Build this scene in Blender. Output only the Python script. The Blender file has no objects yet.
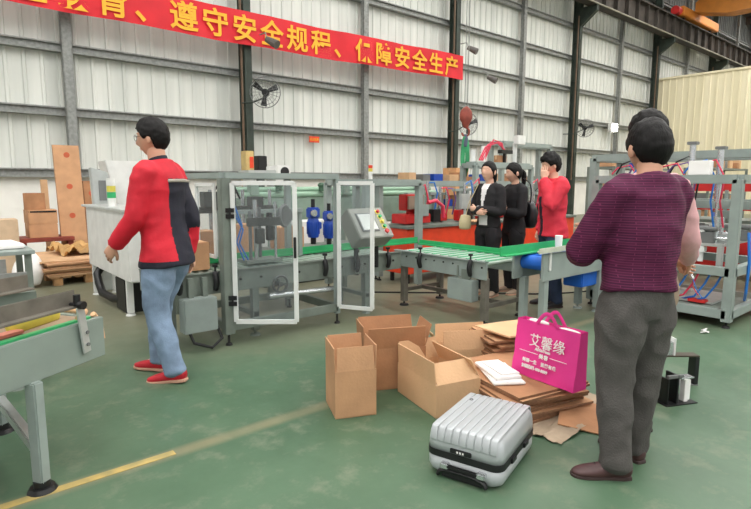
import bpy, bmesh, math, random
from mathutils import Vector, Matrix, noise, Euler
random.seed(7)
R = math.radians
sc = bpy.context.scene
COL = sc.collection
V = Vector

# ---------------------------------------------------------------- materials
def s2l(c):
    return tuple((x/12.92 if x <= .04045 else ((x+.055)/1.055)**2.4) for x in c)
def rgb(r, g, b): return s2l((r/255., g/255., b/255.))
MATS = {}
def mat(name, col, rough=.5, metal=0., var=.06, scale=6., bump=0., bscale=40., col2=None, stretch=(1,1,1), spec=.5, sheen=0.):
    if name in MATS: return MATS[name]
    m = bpy.data.materials.new(name); m.use_nodes = True
    nt = m.node_tree; n = nt.nodes; l = nt.links
    b = n['Principled BSDF']
    b.inputs['Roughness'].default_value = rough
    b.inputs['Metallic'].default_value = metal
    b.inputs['Specular IOR Level'].default_value = spec
    if sheen: b.inputs['Sheen Weight'].default_value = sheen
    tc = n.new('ShaderNodeTexCoord'); mp = n.new('ShaderNodeMapping'); mp.inputs['Scale'].default_value = stretch
    l.new(tc.outputs['Object'], mp.inputs['Vector'])
    ns = n.new('ShaderNodeTexNoise'); ns.inputs['Scale'].default_value = scale; ns.inputs['Detail'].default_value = 4
    l.new(mp.outputs['Vector'], ns.inputs['Vector'])
    rp = n.new('ShaderNodeValToRGB')
    c = col; d = col2 if col2 else tuple(x*(1-2*var) for x in col)
    u = tuple(min(1, x*(1+var)) for x in col)
    rp.color_ramp.elements[0].position = .32; rp.color_ramp.elements[0].color = (*d, 1)
    rp.color_ramp.elements[1].position = .62; rp.color_ramp.elements[1].color = (*u, 1)
    l.new(ns.outputs['Fac'], rp.inputs['Fac']); l.new(rp.outputs['Color'], b.inputs['Base Color'])
    if bump:
        n2 = n.new('ShaderNodeTexNoise'); n2.inputs['Scale'].default_value = bscale; n2.inputs['Detail'].default_value = 3
        l.new(mp.outputs['Vector'], n2.inputs['Vector'])
        bp = n.new('ShaderNodeBump'); bp.inputs['Strength'].default_value = bump; bp.inputs['Distance'].default_value = .01
        l.new(n2.outputs['Fac'], bp.inputs['Height']); l.new(bp.outputs['Normal'], b.inputs['Normal'])
    MATS[name] = m
    return m
def emit(name, col, s):
    m = bpy.data.materials.new(name); m.use_nodes = True
    b = m.node_tree.nodes['Principled BSDF']
    b.inputs['Base Color'].default_value = (*col, 1); b.inputs['Emission Color'].default_value = (*col, 1)
    b.inputs['Emission Strength'].default_value = s
    return m
def glass(name):
    m = bpy.data.materials.new(name); m.use_nodes = True
    nt = m.node_tree; n = nt.nodes; l = nt.links
    n.remove(n['Principled BSDF'])
    t = n.new('ShaderNodeBsdfTransparent'); t.inputs['Color'].default_value = (.90, .92, .93, 1)
    g = n.new('ShaderNodeBsdfPrincipled'); g.inputs['Base Color'].default_value = (.42, .44, .45, 1); g.inputs['Roughness'].default_value = .12
    mx = n.new('ShaderNodeMixShader')
    ns = n.new('ShaderNodeTexNoise'); ns.inputs['Scale'].default_value = 3
    mr = n.new('ShaderNodeMapRange'); mr.inputs['To Min'].default_value = .04; mr.inputs['To Max'].default_value = .15
    l.new(ns.outputs['Fac'], mr.inputs['Value']); l.new(mr.outputs['Result'], mx.inputs['Fac'])
    l.new(t.outputs[0], mx.inputs[1]); l.new(g.outputs[0], mx.inputs[2])
    l.new(mx.outputs[0], n['Material Output'].inputs['Surface'])
    return m

STEEL = mat('painted_steel', rgb(146, 157, 153), .45, 0, .06, 5)
STEELD = mat('painted_steel_aged', rgb(116, 125, 117), .5, 0, .1, 5)
ALU = mat('aluminium', rgb(190, 194, 192), .35, .35, .04, 9)
WFRAME = mat('white_frame', rgb(226, 228, 226), .4, 0, .02)
CHROME = mat('chrome', rgb(205, 208, 210), .25, .8, .05, 12)
GALV = mat('galvanised', rgb(140, 142, 139), .5, .15, .12, 14)
BLACK = mat('black_plastic', rgb(24, 24, 26), .45, 0, .1)
RUBBER = mat('rubber', rgb(32, 31, 32), .7, 0, .1)
GREENP = mat('green_guide', rgb(52, 168, 104), .45, 0, .05)
GREENR = mat('green_belt', rgb(70, 150, 108), .5, 0, .06)
BLUE = mat('blue_paint', rgb(30, 74, 172), .4, 0, .08)
BBELT = mat('blue_belt', rgb(28, 100, 200), .5, 0, .06)
REDO = mat('orange_red_paint', rgb(228, 70, 38), .45, 0, .06)
REDP = mat('red_paint', rgb(196, 40, 38), .45, 0, .08)
CARD = mat('cardboard', rgb(196, 150, 112), .85, 0, .06, 5, .15, 60)
CARDL = mat('cardboard_pale', rgb(212, 172, 132), .85, 0, .05, 4, .15, 60)
CARDD = mat('cardboard_brown', rgb(176, 128, 92), .85, 0, .08, 6, .15, 60)
CEDGE = mat('cardboard_edge', rgb(140, 104, 78), .9, 0, .15, 30)
KRAFT = mat('kraft_paper', rgb(168, 150, 128), .9, 0, .1, 6, .3, 20)
WHITE = mat('white_paint', rgb(225, 225, 222), .5, 0, .04)
PAPER = mat('white_paper', rgb(240, 238, 236), .8, 0, .02)
WOOD = mat('pallet_wood', rgb(184, 142, 98), .8, 0, .15, 8, .2, 30, stretch=(1, 6, 1))
YEL = mat('yellow_plastic', rgb(214, 200, 84), .5, 0, .06)
GOLD = mat('kraft_golden', rgb(190, 148, 92), .6, 0, .12, 5, .3, 20)
REDB = mat('banner_red', rgb(212, 32, 44), .7, 0, .06, 1.5, .4, 3)
GOLDT = mat('banner_yellow', rgb(240, 176, 48), .7, 0, .03)
COLG = mat('column_green', rgb(52, 62, 54), .6, 0, .15, 4)
BEAMC = mat('beam_dark', rgb(62, 56, 50), .7, 0, .2, 3)
ORANGE = mat('crane_orange', rgb(204, 128, 48), .5, 0, .06, 2)
RUST = mat('rust_red', rgb(140, 62, 48), .6, 0, .15, 8)
CABLEB = mat('blue_hose', rgb(40, 120, 210), .4)
HOSER = mat('red_hose', rgb(222, 60, 90), .4)
HOSEP = mat('purple_hose', rgb(120, 90, 150), .4)
SLING = mat('green_sling', rgb(60, 150, 100), .8)
GLASS = glass('clear_door_pane')
SKIN = mat('skin', rgb(206, 156, 130), .55, 0, .03, 8)
SKINL = mat('skin_light', rgb(222, 176, 152), .55, 0, .03, 8)
LIP = mat('lips', rgb(176, 100, 92), .5)
EYEW = mat('eye_white', rgb(225, 222, 215), .3)
EYED = mat('eye_dark', rgb(25, 18, 15), .3)
HAIR = mat('black_hair', rgb(15, 12, 12), .6, 0, .2, 60, .3, 90, stretch=(1, 1, .2), spec=.25)
GREYT = mat('trouser_grey', rgb(80, 76, 74), .85, 0, .07, 14, .4, 120)
JEANS = mat('blue_jeans', rgb(126, 146, 172), .85, 0, .14, 9, .3, 120)
JEAND = mat('dark_jeans', rgb(44, 56, 82), .85, 0, .14, 9, .3, 120)
RJACK = mat('red_jacket_cloth', rgb(204, 24, 46), .7, 0, .08, 6, .2, 60)
NAVY = mat('navy_cloth', rgb(26, 26, 42), .75, 0, .1, 6, .2, 60)
CORAL = mat('coral_red_cloth', rgb(216, 46, 66), .75, 0, .06, 6, .2, 60)
BCLOTH = mat('black_cloth', rgb(24, 22, 26), .8, 0, .1, 6, .2, 60)
WCLOTH = mat('white_cloth', rgb(232, 230, 230), .8)
PINKC = mat('pink_cloth', rgb(224, 170, 174), .8, 0, .05, 6, .2, 60)
BEIGE = mat('beige_cloth', rgb(150, 130, 112), .85)
SHOER = mat('red_shoe', rgb(180, 24, 40), .6)
SHOEB = mat('brown_shoe', rgb(72, 46, 46), .5, 0, .1, 20)
SHOES = mat('dark_shoe', rgb(34, 30, 32), .5)
SOLE = mat('shoe_sole', rgb(196, 150, 128), .7)
SOLED = mat('shoe_sole_dark', rgb(60, 44, 42), .7)
BAGP = mat('bag_magenta', rgb(228, 56, 146), .45, 0, .04, 3, .2, 14)
SUIT = mat('suitcase_silver', rgb(182, 186, 189), .32, .15, .03, 3)
SCREEN = mat('console_screen', rgb(216, 220, 216), .2)
RIM = mat('greyish_rim', rgb(110, 112, 112), .5)
TANK = mat('grey_green_tank', rgb(128, 148, 134), .5, 0, .08)
LEATH = mat('black_leather', rgb(30, 30, 34), .3, 0, .1)
GLOW = emit('lamp_glow', (1, .98, .92), 40)

def purple():
    m = mat('plum_shirt', rgb(98, 30, 66), .7, 0, .1, 4, 0, spec=.25)
    nt = m.node_tree; n = nt.nodes; l = nt.links; b = n['Principled BSDF']
    tc = n.new('ShaderNodeTexCoord'); mp = n.new('ShaderNodeMapping'); mp.inputs['Scale'].default_value = (8, 8, 90)
    br = n.new('ShaderNodeTexBrick'); br.inputs['Scale'].default_value = 4; br.inputs['Row Height'].default_value = .32; br.inputs['Brick Width'].default_value = 2.2
    mp.inputs['Scale'].default_value = (7, 7, 7); mp.inputs['Rotation'].default_value = (R(90), 0, 0)
    l.new(tc.outputs['Object'], mp.inputs['Vector']); l.new(mp.outputs['Vector'], br.inputs['Vector'])
    br.inputs['Color1'].default_value = (*rgb(66, 20, 50), 1); br.inputs['Color2'].default_value = (*rgb(82, 26, 58), 1)
    br.inputs['Mortar'].default_value = (*rgb(108, 40, 76), 1); br.inputs['Mortar Size'].default_value = .04
    l.new(br.outputs['Color'], b.inputs['Base Color'])
    return m
PLUM = purple()

# ---------------------------------------------------------------- mesh builder
class MB:
    def __init__(s): s.v = []; s.f = []; s.mi = []; s.m = 0
    def add(s, vs, fs):
        o = len(s.v); s.v += [V(p) for p in vs]; s.f += [tuple(i+o for i in f) for f in fs]; s.mi += [s.m]*len(fs); return s
    def box(s, c, d, rot=None):
        c = V(c); x, y, z = d[0]/2, d[1]/2, d[2]/2
        P = [V((a, b, e)) for e in (-z, z) for b in (-y, y) for a in (-x, x)]
        if rot is not None:
            q = rot if isinstance(rot, Matrix) else Euler(rot).to_matrix(); P = [q @ p for p in P]
        return s.add([p+c for p in P], [(0, 2, 3, 1), (4, 5, 7, 6), (0, 1, 5, 4), (2, 6, 7, 3), (0, 4, 6, 2), (1, 3, 7, 5)])
    def b2(s, a, b):
        return s.box([(a[i]+b[i])/2 for i in range(3)], [abs(a[i]-b[i]) for i in range(3)])
    def bar(s, p, q, w, h=None, up=(0, 0, 1)):
        p, q = V(p), V(q); h = h or w; t = (q-p).normalized(); u = V(up)
        if abs(t.dot(u)) > .98: u = V((0, 1, 0))
        x = t.cross(u).normalized(); y = x.cross(t).normalized()
        m = Matrix((x, t, y)).transposed()
        return s.box((p+q)/2, (w, (q-p).length, h), m)
    def tube(s, pts, r, n=8, cap=True):
        if not hasattr(r, '__len__'): r = [r]*len(pts)
        return s.loft([(p, a, a) for p, a in zip(pts, r)], n=n, side=None, sub=0, dome=False)
    def loft(s, rings, n=14, side=(1, 0, 0), sub=3, dome=True, e=2.0):
        """rings: (centre, ru, rv); u follows SIDE, v is the tangent x u"""
        P = [V(r[0]) for r in rings]; A = [r[1] for r in rings]; B = [r[2] for r in rings]
        if sub:
            def cr(a, i, t):
                g = lambda k: a[max(0, min(len(a)-1, k))]
                p0, p1, p2, p3 = g(i-1), g(i), g(i+1), g(i+2)
                return .5*((2*p1)+(p2-p0)*t+(2*p0-5*p1+4*p2-p3)*t*t+(3*p1-p0-3*p2+p3)*t**3)
            Q = []; 
            for i in range(len(P)-1):
                for k in range(sub):
                    t = k/sub; Q.append((cr(P, i, t), max(.001, cr(A, i, t)), max(.001, cr(B, i, t))))
            Q.append((P[-1], A[-1], B[-1])); P = [q[0] for q in Q]; A = [q[1] for q in Q]; B = [q[2] for q in Q]
        N = len(P); T = []
        for i in range(N):
            t = (P[min(N-1, i+1)]-P[max(0, i-1)]); T.append(t.normalized() if t.length > 1e-9 else V((0, 0, 1)))
        if dome:
            d = min(A[0], B[0])*.6; P.insert(0, P[0]-T[0]*d*.6); A.insert(0, A[0]*.6); B.insert(0, B[0]*.6); T.insert(0, T[0])
            d = min(A[-1], B[-1])*.6; P.append(P[-1]+T[-1]*d*.6); A.append(A[-1]*.6); B.append(B[-1]*.6); T.append(T[-1]); N += 2
        u0 = V(side) if side is not None else (V((0, 0, 1)) if abs(T[0].z) < .9 else V((1, 0, 0)))
        vs = []; fs = []
        for i in range(N):
            t = T[i]; u = u0-t*u0.dot(t)
            if u.length < .1: u = V((.3, 1, .2)) - t*V((.3, 1, .2)).dot(t)
            u.normalize(); w = t.cross(u)
            if side is None: u0 = u
            for k in range(n):
                a = 2*math.pi*k/n; ca, sa = math.cos(a), math.sin(a)
                if e != 2.0:
                    ca = math.copysign(abs(ca)**(2/e), ca); sa = math.copysign(abs(sa)**(2/e), sa)
                vs.append(P[i]+u*(A[i]*ca)+w*(B[i]*sa))
        for i in range(N-1):
            for k in range(n):
                k2 = (k+1) % n; fs.append((i*n+k, i*n+k2, (i+1)*n+k2, (i+1)*n+k))
        fs.append(tuple(range(n-1, -1, -1))); fs.append(tuple((N-1)*n+k for k in range(n)))
        return s.add(vs, fs)
    def cyl(s, p, q, r, n=16, r2=None):
        return s.loft([(p, r, r), (q, r2 or r, r2 or r)], n=n, side=None, sub=0, dome=False)
    def ell(s, c, rx, ry, rz, n=14, m=9, rot=None):
        vs = []; fs = []; c = V(c)
        for i in range(m+1):
            th = math.pi*(i+.02)/(m+.04)
            for k in range(n):
                a = 2*math.pi*k/n; p = V((rx*math.sin(th)*math.cos(a), ry*math.sin(th)*math.sin(a), rz*math.cos(th)))
                if rot is not None: p = rot @ p
                vs.append(c+p)
        for i in range(m):
            for k in range(n):
                k2 = (k+1) % n; fs.append((i*n+k, (i+1)*n+k, (i+1)*n+k2, i*n+k2))
        fs.append(tuple(range(n))); fs.append(tuple(m*n+k for k in range(n-1, -1, -1)))
        return s.add(vs, fs)
    def prism(s, poly, axis, a, b):
        """poly 2D points; extruded along axis ('x','y','z') from a to b"""
        def P(p, t): return {'x': (t, p[0], p[1]), 'y': (p[0], t, p[1]), 'z': (p[0], p[1], t)}[axis]
        n = len(poly); vs = [P(p, a) for p in poly]+[P(p, b) for p in poly]
        fs = [tuple(range(n)), tuple(range(2*n-1, n-1, -1))]+[(i, i+n, (i+1) % n+n, (i+1) % n) for i in range(n)]
        return s.add(vs, fs)
    def ring(s, c, r, w, axis=(0, 1, 0), n=24):
        c = V(c); ax = V(axis).normalized(); u = ax.orthogonal().normalized(); v = ax.cross(u)
        pts = [c+u*r*math.cos(2*math.pi*k/n)+v*r*math.sin(2*math.pi*k/n) for k in range(n)]
        o = len(s.v); m = 5; vs = []; fs = []
        for i, p in enumerate(pts):
            d = (p-c).normalized()
            for k in range(m):
                a = 2*math.pi*k/m; vs.append(p+d*w*math.cos(a)+ax*w*math.sin(a))
        for i in range(n):
            for k in range(m):
                j = (i+1) % n; k2 = (k+1) % m; fs.append((i*m+k, j*m+k, j*m+k2, i*m+k2))
        return s.add(vs, fs)
    def build(s, name, mats, parent=None, bev=0., smooth=False, world=True, loc=None, fix=True):
        """vertices are world coordinates unless world=False (then in the frame of the thing they belong to)"""
        me = bpy.data.meshes.new(name)
        root = parent
        while root is not None and root.parent is not None: root = root.parent
        vs = s.v; inv = None
        if root is not None:
            M = Matrix.Translation(root.location) @ root.rotation_euler.to_matrix().to_4x4()
            if world: inv = M.inverted(); vs = [inv @ p for p in vs]
        elif loc is not None: vs = [p-V(loc) for p in vs]
        me.from_pydata([tuple(p) for p in vs], [], s.f); me.update()
        if not isinstance(mats, (list, tuple)): mats = [mats]
        for m in mats: me.materials.append(m)
        if len(mats) > 1: me.polygons.foreach_set('material_index', s.mi)
        if fix or bev:
            bm = bmesh.new(); bm.from_mesh(me); bmesh.ops.recalc_face_normals(bm, faces=bm.faces)
            if bev:
                bmesh.ops.bevel(bm, geom=[e for e in bm.edges if len(e.link_faces) == 2 and e.calc_face_angle(0) > .6], offset=bev, segments=2, affect='EDGES', clamp_overlap=True)
            bm.to_mesh(me); bm.free()
        if smooth:
            me.shade_smooth()
            if smooth != 2: me.set_sharp_from_angle(angle=R(50))
        o = bpy.data.objects.new(name, me); COL.objects.link(o)
        if parent is not None: o.parent = parent
        elif loc is not None: o.location = loc
        return o

def tag(o, label=None, cat=None, group=None, kind=None):
    if label: o['label'] = label
    if cat: o['category'] = cat
    if group: o['group'] = group
    if kind: o['kind'] = kind
    return o
def thing(name, label, cat, loc, rz=0, group=None):
    o = bpy.data.objects.new(name, None); COL.objects.link(o)
    o.empty_display_size = .05
    o.location = loc; o.rotation_euler = (0, 0, R(rz))
    return tag(o, label, cat, group)
def struct(name, mb, m, **k):
    o = mb.build(name, m, **k)
    if o.parent is None: o['kind'] = 'structure'
    return o
def text_geo(mb, txt, size, origin, ux, uy, weight=0., step=None):
    """letters laid flat on a surface: origin = left end of the baseline, ux along, uy up"""
    ux, uy = V(ux).normalized(), V(uy).normalized(); nz = ux.cross(uy); origin = V(origin)
    for i, ch in enumerate([txt] if step is None else list(txt)):
        if ch == ' ': continue
        cu = bpy.data.curves.new('lettering', 'FONT'); cu.body = ch; cu.size = size; cu.extrude = .002; cu.offset = weight
        cu.resolution_u = 3
        o = bpy.data.objects.new('lettering', cu); COL.objects.link(o)
        dg = bpy.context.evaluated_depsgraph_get(); me = bpy.data.meshes.new_from_object(o.evaluated_get(dg))
        off = (step or 0)*i
        mb.add([origin+ux*(v.co.x+off)+uy*v.co.y+nz*v.co.z for v in me.vertices], [tuple(p.vertices) for p in me.polygons])
        bpy.data.objects.remove(o); bpy.data.meshes.remove(me); bpy.data.curves.remove(cu)

# ================================================================ SETTING
W = 12.5
# floor
m = bpy.data.materials.new('green_epoxy_floor'); m.use_nodes = True
nt = m.node_tree; n = nt.nodes; l = nt.links; b = n['Principled BSDF']
tc = n.new('ShaderNodeTexCoord')
def N(t, **k):
    x = n.new(t)
    for a, v in k.items(): x.inputs[a].default_value = v
    return x
n1 = N('ShaderNodeTexNoise', Scale=.55, Detail=6.0, Roughness=.62); n2 = N('ShaderNodeTexNoise', Scale=5.0, Detail=8.0, Roughness=.7)
l.new(tc.outputs['Object'], n1.inputs['Vector']); l.new(tc.outputs['Object'], n2.inputs['Vector'])
sep = n.new('ShaderNodeSeparateXYZ'); l.new(tc.outputs['Object'], sep.inputs[0])
r1 = n.new('ShaderNodeValToRGB'); r1.color_ramp.elements[0].position = .36; r1.color_ramp.elements[1].position = .66
r1.color_ramp.elements[0].color = (*rgb(64, 92, 69), 1); r1.color_ramp.elements[1].color = (*rgb(90, 116, 92), 1)
l.new(n1.outputs['Fac'], r1.inputs['Fac'])
wear = n.new('ShaderNodeValToRGB'); wear.color_ramp.elements[0].position = .52; wear.color_ramp.elements[1].position = .72
wear.color_ramp.elements[0].color = (0, 0, 0, 1); wear.color_ramp.elements[1].color = (.55, .55, .55, 1)
l.new(n2.outputs['Fac'], wear.inputs['Fac'])
mx = n.new('ShaderNodeMixRGB'); mx.inputs['Color2'].default_value = (*rgb(132, 136, 116), 1)
l.new(wear.outputs['Color'], mx.inputs['Fac']); l.new(r1.outputs['Color'], mx.inputs['Color1'])
# trodden grey-brown zone among the machines
ya = N('ShaderNodeMath'); ya.operation = 'ADD'; l.new(sep.outputs['Y'], ya.inputs[0])
y2 = n.new('ShaderNodeMath'); y2.operation = 'MULTIPLY'; y2.inputs[1].default_value = .55; l.new(sep.outputs['X'], y2.inputs[0]); l.new(y2.outputs[0], ya.inputs[1])
y3 = n.new('ShaderNodeMath'); y3.operation = 'MULTIPLY_ADD'; y3.inputs[1].default_value = 2.2; l.new(n1.outputs['Fac'], y3.inputs[0]); l.new(ya.outputs[0], y3.inputs[2])
mr = n.new('ShaderNodeMapRange'); mr.inputs['From Min'].default_value = 5.6; mr.inputs['From Max'].default_value = 7.4; mr.inputs['To Max'].default_value = .8
l.new(y3.outputs[0], mr.inputs['Value'])
mx2 = n.new('ShaderNodeMixRGB'); mx2.inputs['Color2'].default_value = (*rgb(124, 120, 100), 1)
l.new(mr.outputs['Result'], mx2.inputs['Fac']); l.new(mx.outputs['Color'], mx2.inputs['Color1'])
# worn remains of the yellow line: a beige trail along Y = 2.67
g1 = n.new('ShaderNodeMath'); g1.operation = 'SUBTRACT'; g1.inputs[1].default_value = 2.66; l.new(sep.outputs['Y'], g1.inputs[0])
g2 = n.new('ShaderNodeMath'); g2.operation = 'ABSOLUTE'; l.new(g1.outputs[0], g2.inputs[0])
g3 = n.new('ShaderNodeMapRange'); g3.inputs['From Min'].default_value = .02; g3.inputs['From Max'].default_value = .07; g3.inputs['To Min'].default_value = .75; g3.inputs['To Max'].default_value = 0
l.new(g2.outputs[0], g3.inputs['Value'])
g4 = n.new('ShaderNodeMath'); g4.operation = 'MULTIPLY'; l.new(g3.outputs['Result'], g4.inputs[0])
n3 = N('ShaderNodeTexNoise', Scale=2.6, Detail=5.0); l.new(tc.outputs['Object'], n3.inputs['Vector']); l.new(n3.outputs['Fac'], g4.inputs[1])
mx3 = n.new('ShaderNodeMixRGB'); mx3.inputs['Color2'].default_value = (*rgb(160, 142, 112), 1)
l.new(g4.outputs[0], mx3.inputs['Fac']); l.new(mx2.outputs['Color'], mx3.inputs['Color1'])
l.new(mx3.outputs['Color'], b.inputs['Base Color'])
rr = n.new('ShaderNodeMapRange'); rr.inputs['To Min'].default_value = .28; rr.inputs['To Max'].default_value = .6
l.new(n2.outputs['Fac'], rr.inputs['Value']); l.new(rr.outputs['Result'], b.inputs['Roughness'])
FLOORM = m
mb = MB(); mb.b2((-12, -16, -.1), (56, W+.4, 0)); struct('floor', mb, m)
mb = MB(); mb.b2((-3, 2.64, 0.0005), (.9, 2.69, .0025))
struct('floor_marking', mb, mat('yellow_floor_paint', rgb(182, 156, 92), .6, 0, .12, 9, col2=rgb(146, 138, 94)))

# corrugated sheet: profile along one axis
def corrugated(axis, a, b, fixed, z0, z1, pitch=.3, depth=.03, sgn=-1):
    mb = MB(); pts = []; t = a
    while t < b:
        pts += [(t, 0), (t+pitch*.72, 0), (t+pitch*.78, depth), (t+pitch*.94, depth)]; t += pitch
    pts.append((t, 0)); vs = []; fs = []
    for z in (z0, z1):
        for p, d in pts: vs.append((p, fixed+sgn*d, z) if axis == 'x' else (fixed+sgn*d, p, z))
    k = len(pts)
    for i in range(k-1): fs.append((i, i+1, k+i+1, k+i))
    mb.add(vs, fs); return mb
SHEET = mat('ribbed_sheet', rgb(218, 219, 213), .5, 0, .04, 1.2, stretch=(3, 3, .15), col2=rgb(200, 203, 197))
CREAM = mat('cream_sheet', rgb(234, 224, 194), .5, 0, .04, .8, stretch=(3, 3, .2), col2=rgb(222, 212, 178))
struct('wall_back', corrugated('x', -6, 56, W, 1.5, 9.1), SHEET, fix=False)
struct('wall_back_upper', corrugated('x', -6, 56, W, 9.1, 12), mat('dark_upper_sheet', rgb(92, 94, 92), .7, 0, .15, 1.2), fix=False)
mb = MB(); mb.b2((-6, W-.06, 0), (56, W+.2, 1.5)); struct('wall_back_base', mb, mat('white_plaster', rgb(238, 236, 230), .7, 0, .03, 2))
struct('wall_right', corrugated('y', -16, 12.2, 28.62, 0, 6.45, .3), CREAM, fix=False)
mb = MB(); mb.b2((28.55, -16, 6.43), (28.7, 12.2, 6.52)); struct('trim_1', mb, CREAM)
struct('wall_far', corrugated('y', -16, W, 56, 0, 12, .4), SHEET, fix=False)
# ceiling with skylight strips
CEIL = mat('dark_roof', rgb(70, 68, 66), .8, 0, .2, 1)
mb = MB(); mb.b2((-12, -16, 12), (56, W+.2, 12.15)); struct('ceiling', mb, CEIL)
mb = MB()
for x in range(-10, 56, 4): mb.b2((x-.1, -16, 11.55), (x+.1, W, 12))
struct('trim_2', mb, mat('roof_purlin', rgb(78, 70, 66), .7))
SKY = emit('skylight_sheet', (1.0, .985, .95), 9.5)
k = 0
for x in range(-8, 56, 8):
    mb = MB(); mb.b2((x-1.3, -14, 11.9), (x+1.3, 10.5, 11.96)); k += 1
    struct('window_%d' % k, mb, SKY)
# girts, posts
mb = MB()
for z in (1.5, 2.70, 3.92, 5.16, 6.40, 7.65, 8.9, 10.2):
    mb.b2((-6, W-.14, z-.02), (56, W-.03, z+.14)); mb.b2((-6, W-.2, z+.12), (56, W-.03, z+.145)); mb.b2((-6, W-.2, z-.025), (56, W-.03, z))
struct('trim_3', mb, GALV)
k = 4
for i in range(-1, 7):
    x = 2.46+7.5*i
    mb = MB(); mb.b2((x-.09, W-.3, 0), (x-.07, W-.15, 12)); mb.b2((x+.07, W-.3, 0), (x+.09, W-.15, 12)); mb.b2((x-.09, W-.3, 0), (x+.09, W-.285, 12))
    z = .3
    while z < 11.5:
        mb.cyl((x, W-.307, z), (x, W-.299, z), .025, 8); z += .35
    struct('trim_%d' % k, mb, [GALV]); k += 1
# main columns (I section), conduit and runway bracket
for i in range(-1, 7):
    x = 6.2+7.37*i
    mb = MB(); y0, y1 = W-.52, W-.2
    mb.b2((x-.09, y0, 0), (x+.09, y0+.03, 12)); mb.b2((x-.09, y1-.03, 0), (x+.09, y1, 12)); mb.b2((x-.015, y0, 0), (x+.015, y1, 12))
    mb.prism([(y0, 7.6), (y0-.65, 8.1), (y0-.65, 8.3), (y0, 8.3)], 'x', x-.09, x+.09)
    for z in (1, 2.5, 4, 5.5, 7): mb.b2((x-.085, y0, z), (x+.085, y1, z+.02))
    o = struct('trim_%d' % k, mb, COLG); k += 1
    mb = MB(); mb.tube([(x-.15, y0+.05, 1.5), (x-.15, y0+.05, 8.0)], .03, 8); mb.build('trim_conduit', mat('conduit_brown', rgb(104, 84, 66), .6), o)
# crane runway beam with stiffeners
mb = MB(); yb = W-1.0
mb.b2((-6, yb-.2, 8.3), (56, yb+.2, 8.34)); mb.b2((-6, yb-.2, 9.2), (56, yb+.2, 9.24)); mb.b2((-6, yb-.015, 8.3), (56, yb+.015, 9.24))
x = -6
while x < 56: mb.b2((x, yb-.18, 8.32), (x+.03, yb+.18, 9.22)); x += .95
mb.b2((-6, yb-.06, 9.24), (56, yb+.06, 9.35))
struct('trim_%d' % k, mb, BEAMC); k += 1
# rail for a pipe on the beam side
mb = MB(); mb.tube([(-6, yb-.3, 8.26), (56, yb-.3, 8.26)], .03, 8); struct('trim_%d' % k, mb, mat('pipe_pale', rgb(150, 146, 132), .6)); k += 1
# left side wall, outside the view
mb = MB(); mb.b2((-12, W, 0), (-5.9, W+.2, 12)); struct('trim_%d' % k, mb, SHEET); k += 1

# bridge crane girder
t = thing('overhead_crane', 'orange overhead crane girder high at the top right corner', 'crane', (31.3, 11.5, 9.35))
mb = MB(); mb.prism([(11.2, 10.2), (11.2, 9.75), (9.8, 9.42), (-15, 9.42), (-15, 11.0), (10.0, 11.0)], 'x', 30.1, 31.0); mb.build('girder', ORANGE, t)
mb = MB(); mb.b2((31.0, -15, 10.2), (31.15, 10, 10.25)); mb.build('walkway_edge', RUST, t)
mb = MB(); mb.b2((28.9, 11.25, 9.42), (33.6, 11.75, 9.85)); mb.build('end_carriage', ORANGE, t, bev=.03)
mb = MB(); mb.cyl((28.9, 11.5, 9.62), (28.5, 11.5, 9.62), .2, 14); mb.build('buffer', REDP, t)
for x in (29.5, 33.0):
    mb = MB(); mb.cyl((x, 11.42, 9.51), (x, 11.58, 9.51), .15, 16); mb.build('wheel', BLACK, t)

# ================================================================ BANNER
t = thing('slogan_banner', 'long red cloth banner with yellow Chinese slogan stretched across the back wall', 'banner', (7, 11.8, 4.6))
mb = MB(); vs = []; fs = []; nx = 160
x0, x1, yb2 = -3.0, 13.65, 11.84
for j in range(9):
    for i in range(nx+1):
        x = x0+(x1-x0)*i/nx
        z = 4.50+.008*x+.74*j/8+.03*math.sin(x*.5+1)+.012*math.sin(x*2.1)
        vs.append((x, yb2+.02*math.sin(x*3+j*.4)*math.sin(x*.9)+.006*math.sin(x*11), z))
for j in range(8):
    for i in range(nx): a = j*(nx+1)+i; fs.append((a, a+1, a+nx+2, a+nx+1))
mb.add(vs, fs); mb.build('cloth', REDB, t, smooth=2, fix=False)
mb = MB(); s = '安全教育、遵守安全规程、保障安全生产'
stp = (13.10-2.55)/15
for i, ch in enumerate(s):
    X = 2.55+stp*(i-2)-.33
    text_geo(mb, ch, .62, (X, yb2-.04, 4.62+.008*X+.03*math.sin((X+.3)*.5+1)), (1, 0, 0), (0, 0, 1), .012)
mb.build('lettering', GOLDT, t)
mb = MB()
for z in (4.75, 5.4): mb.tube([(13.63, 11.84, z-.1), (13.55, 12.0, z-.1)], .008, 6)
mb.build('rope', WHITE, t)

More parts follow.
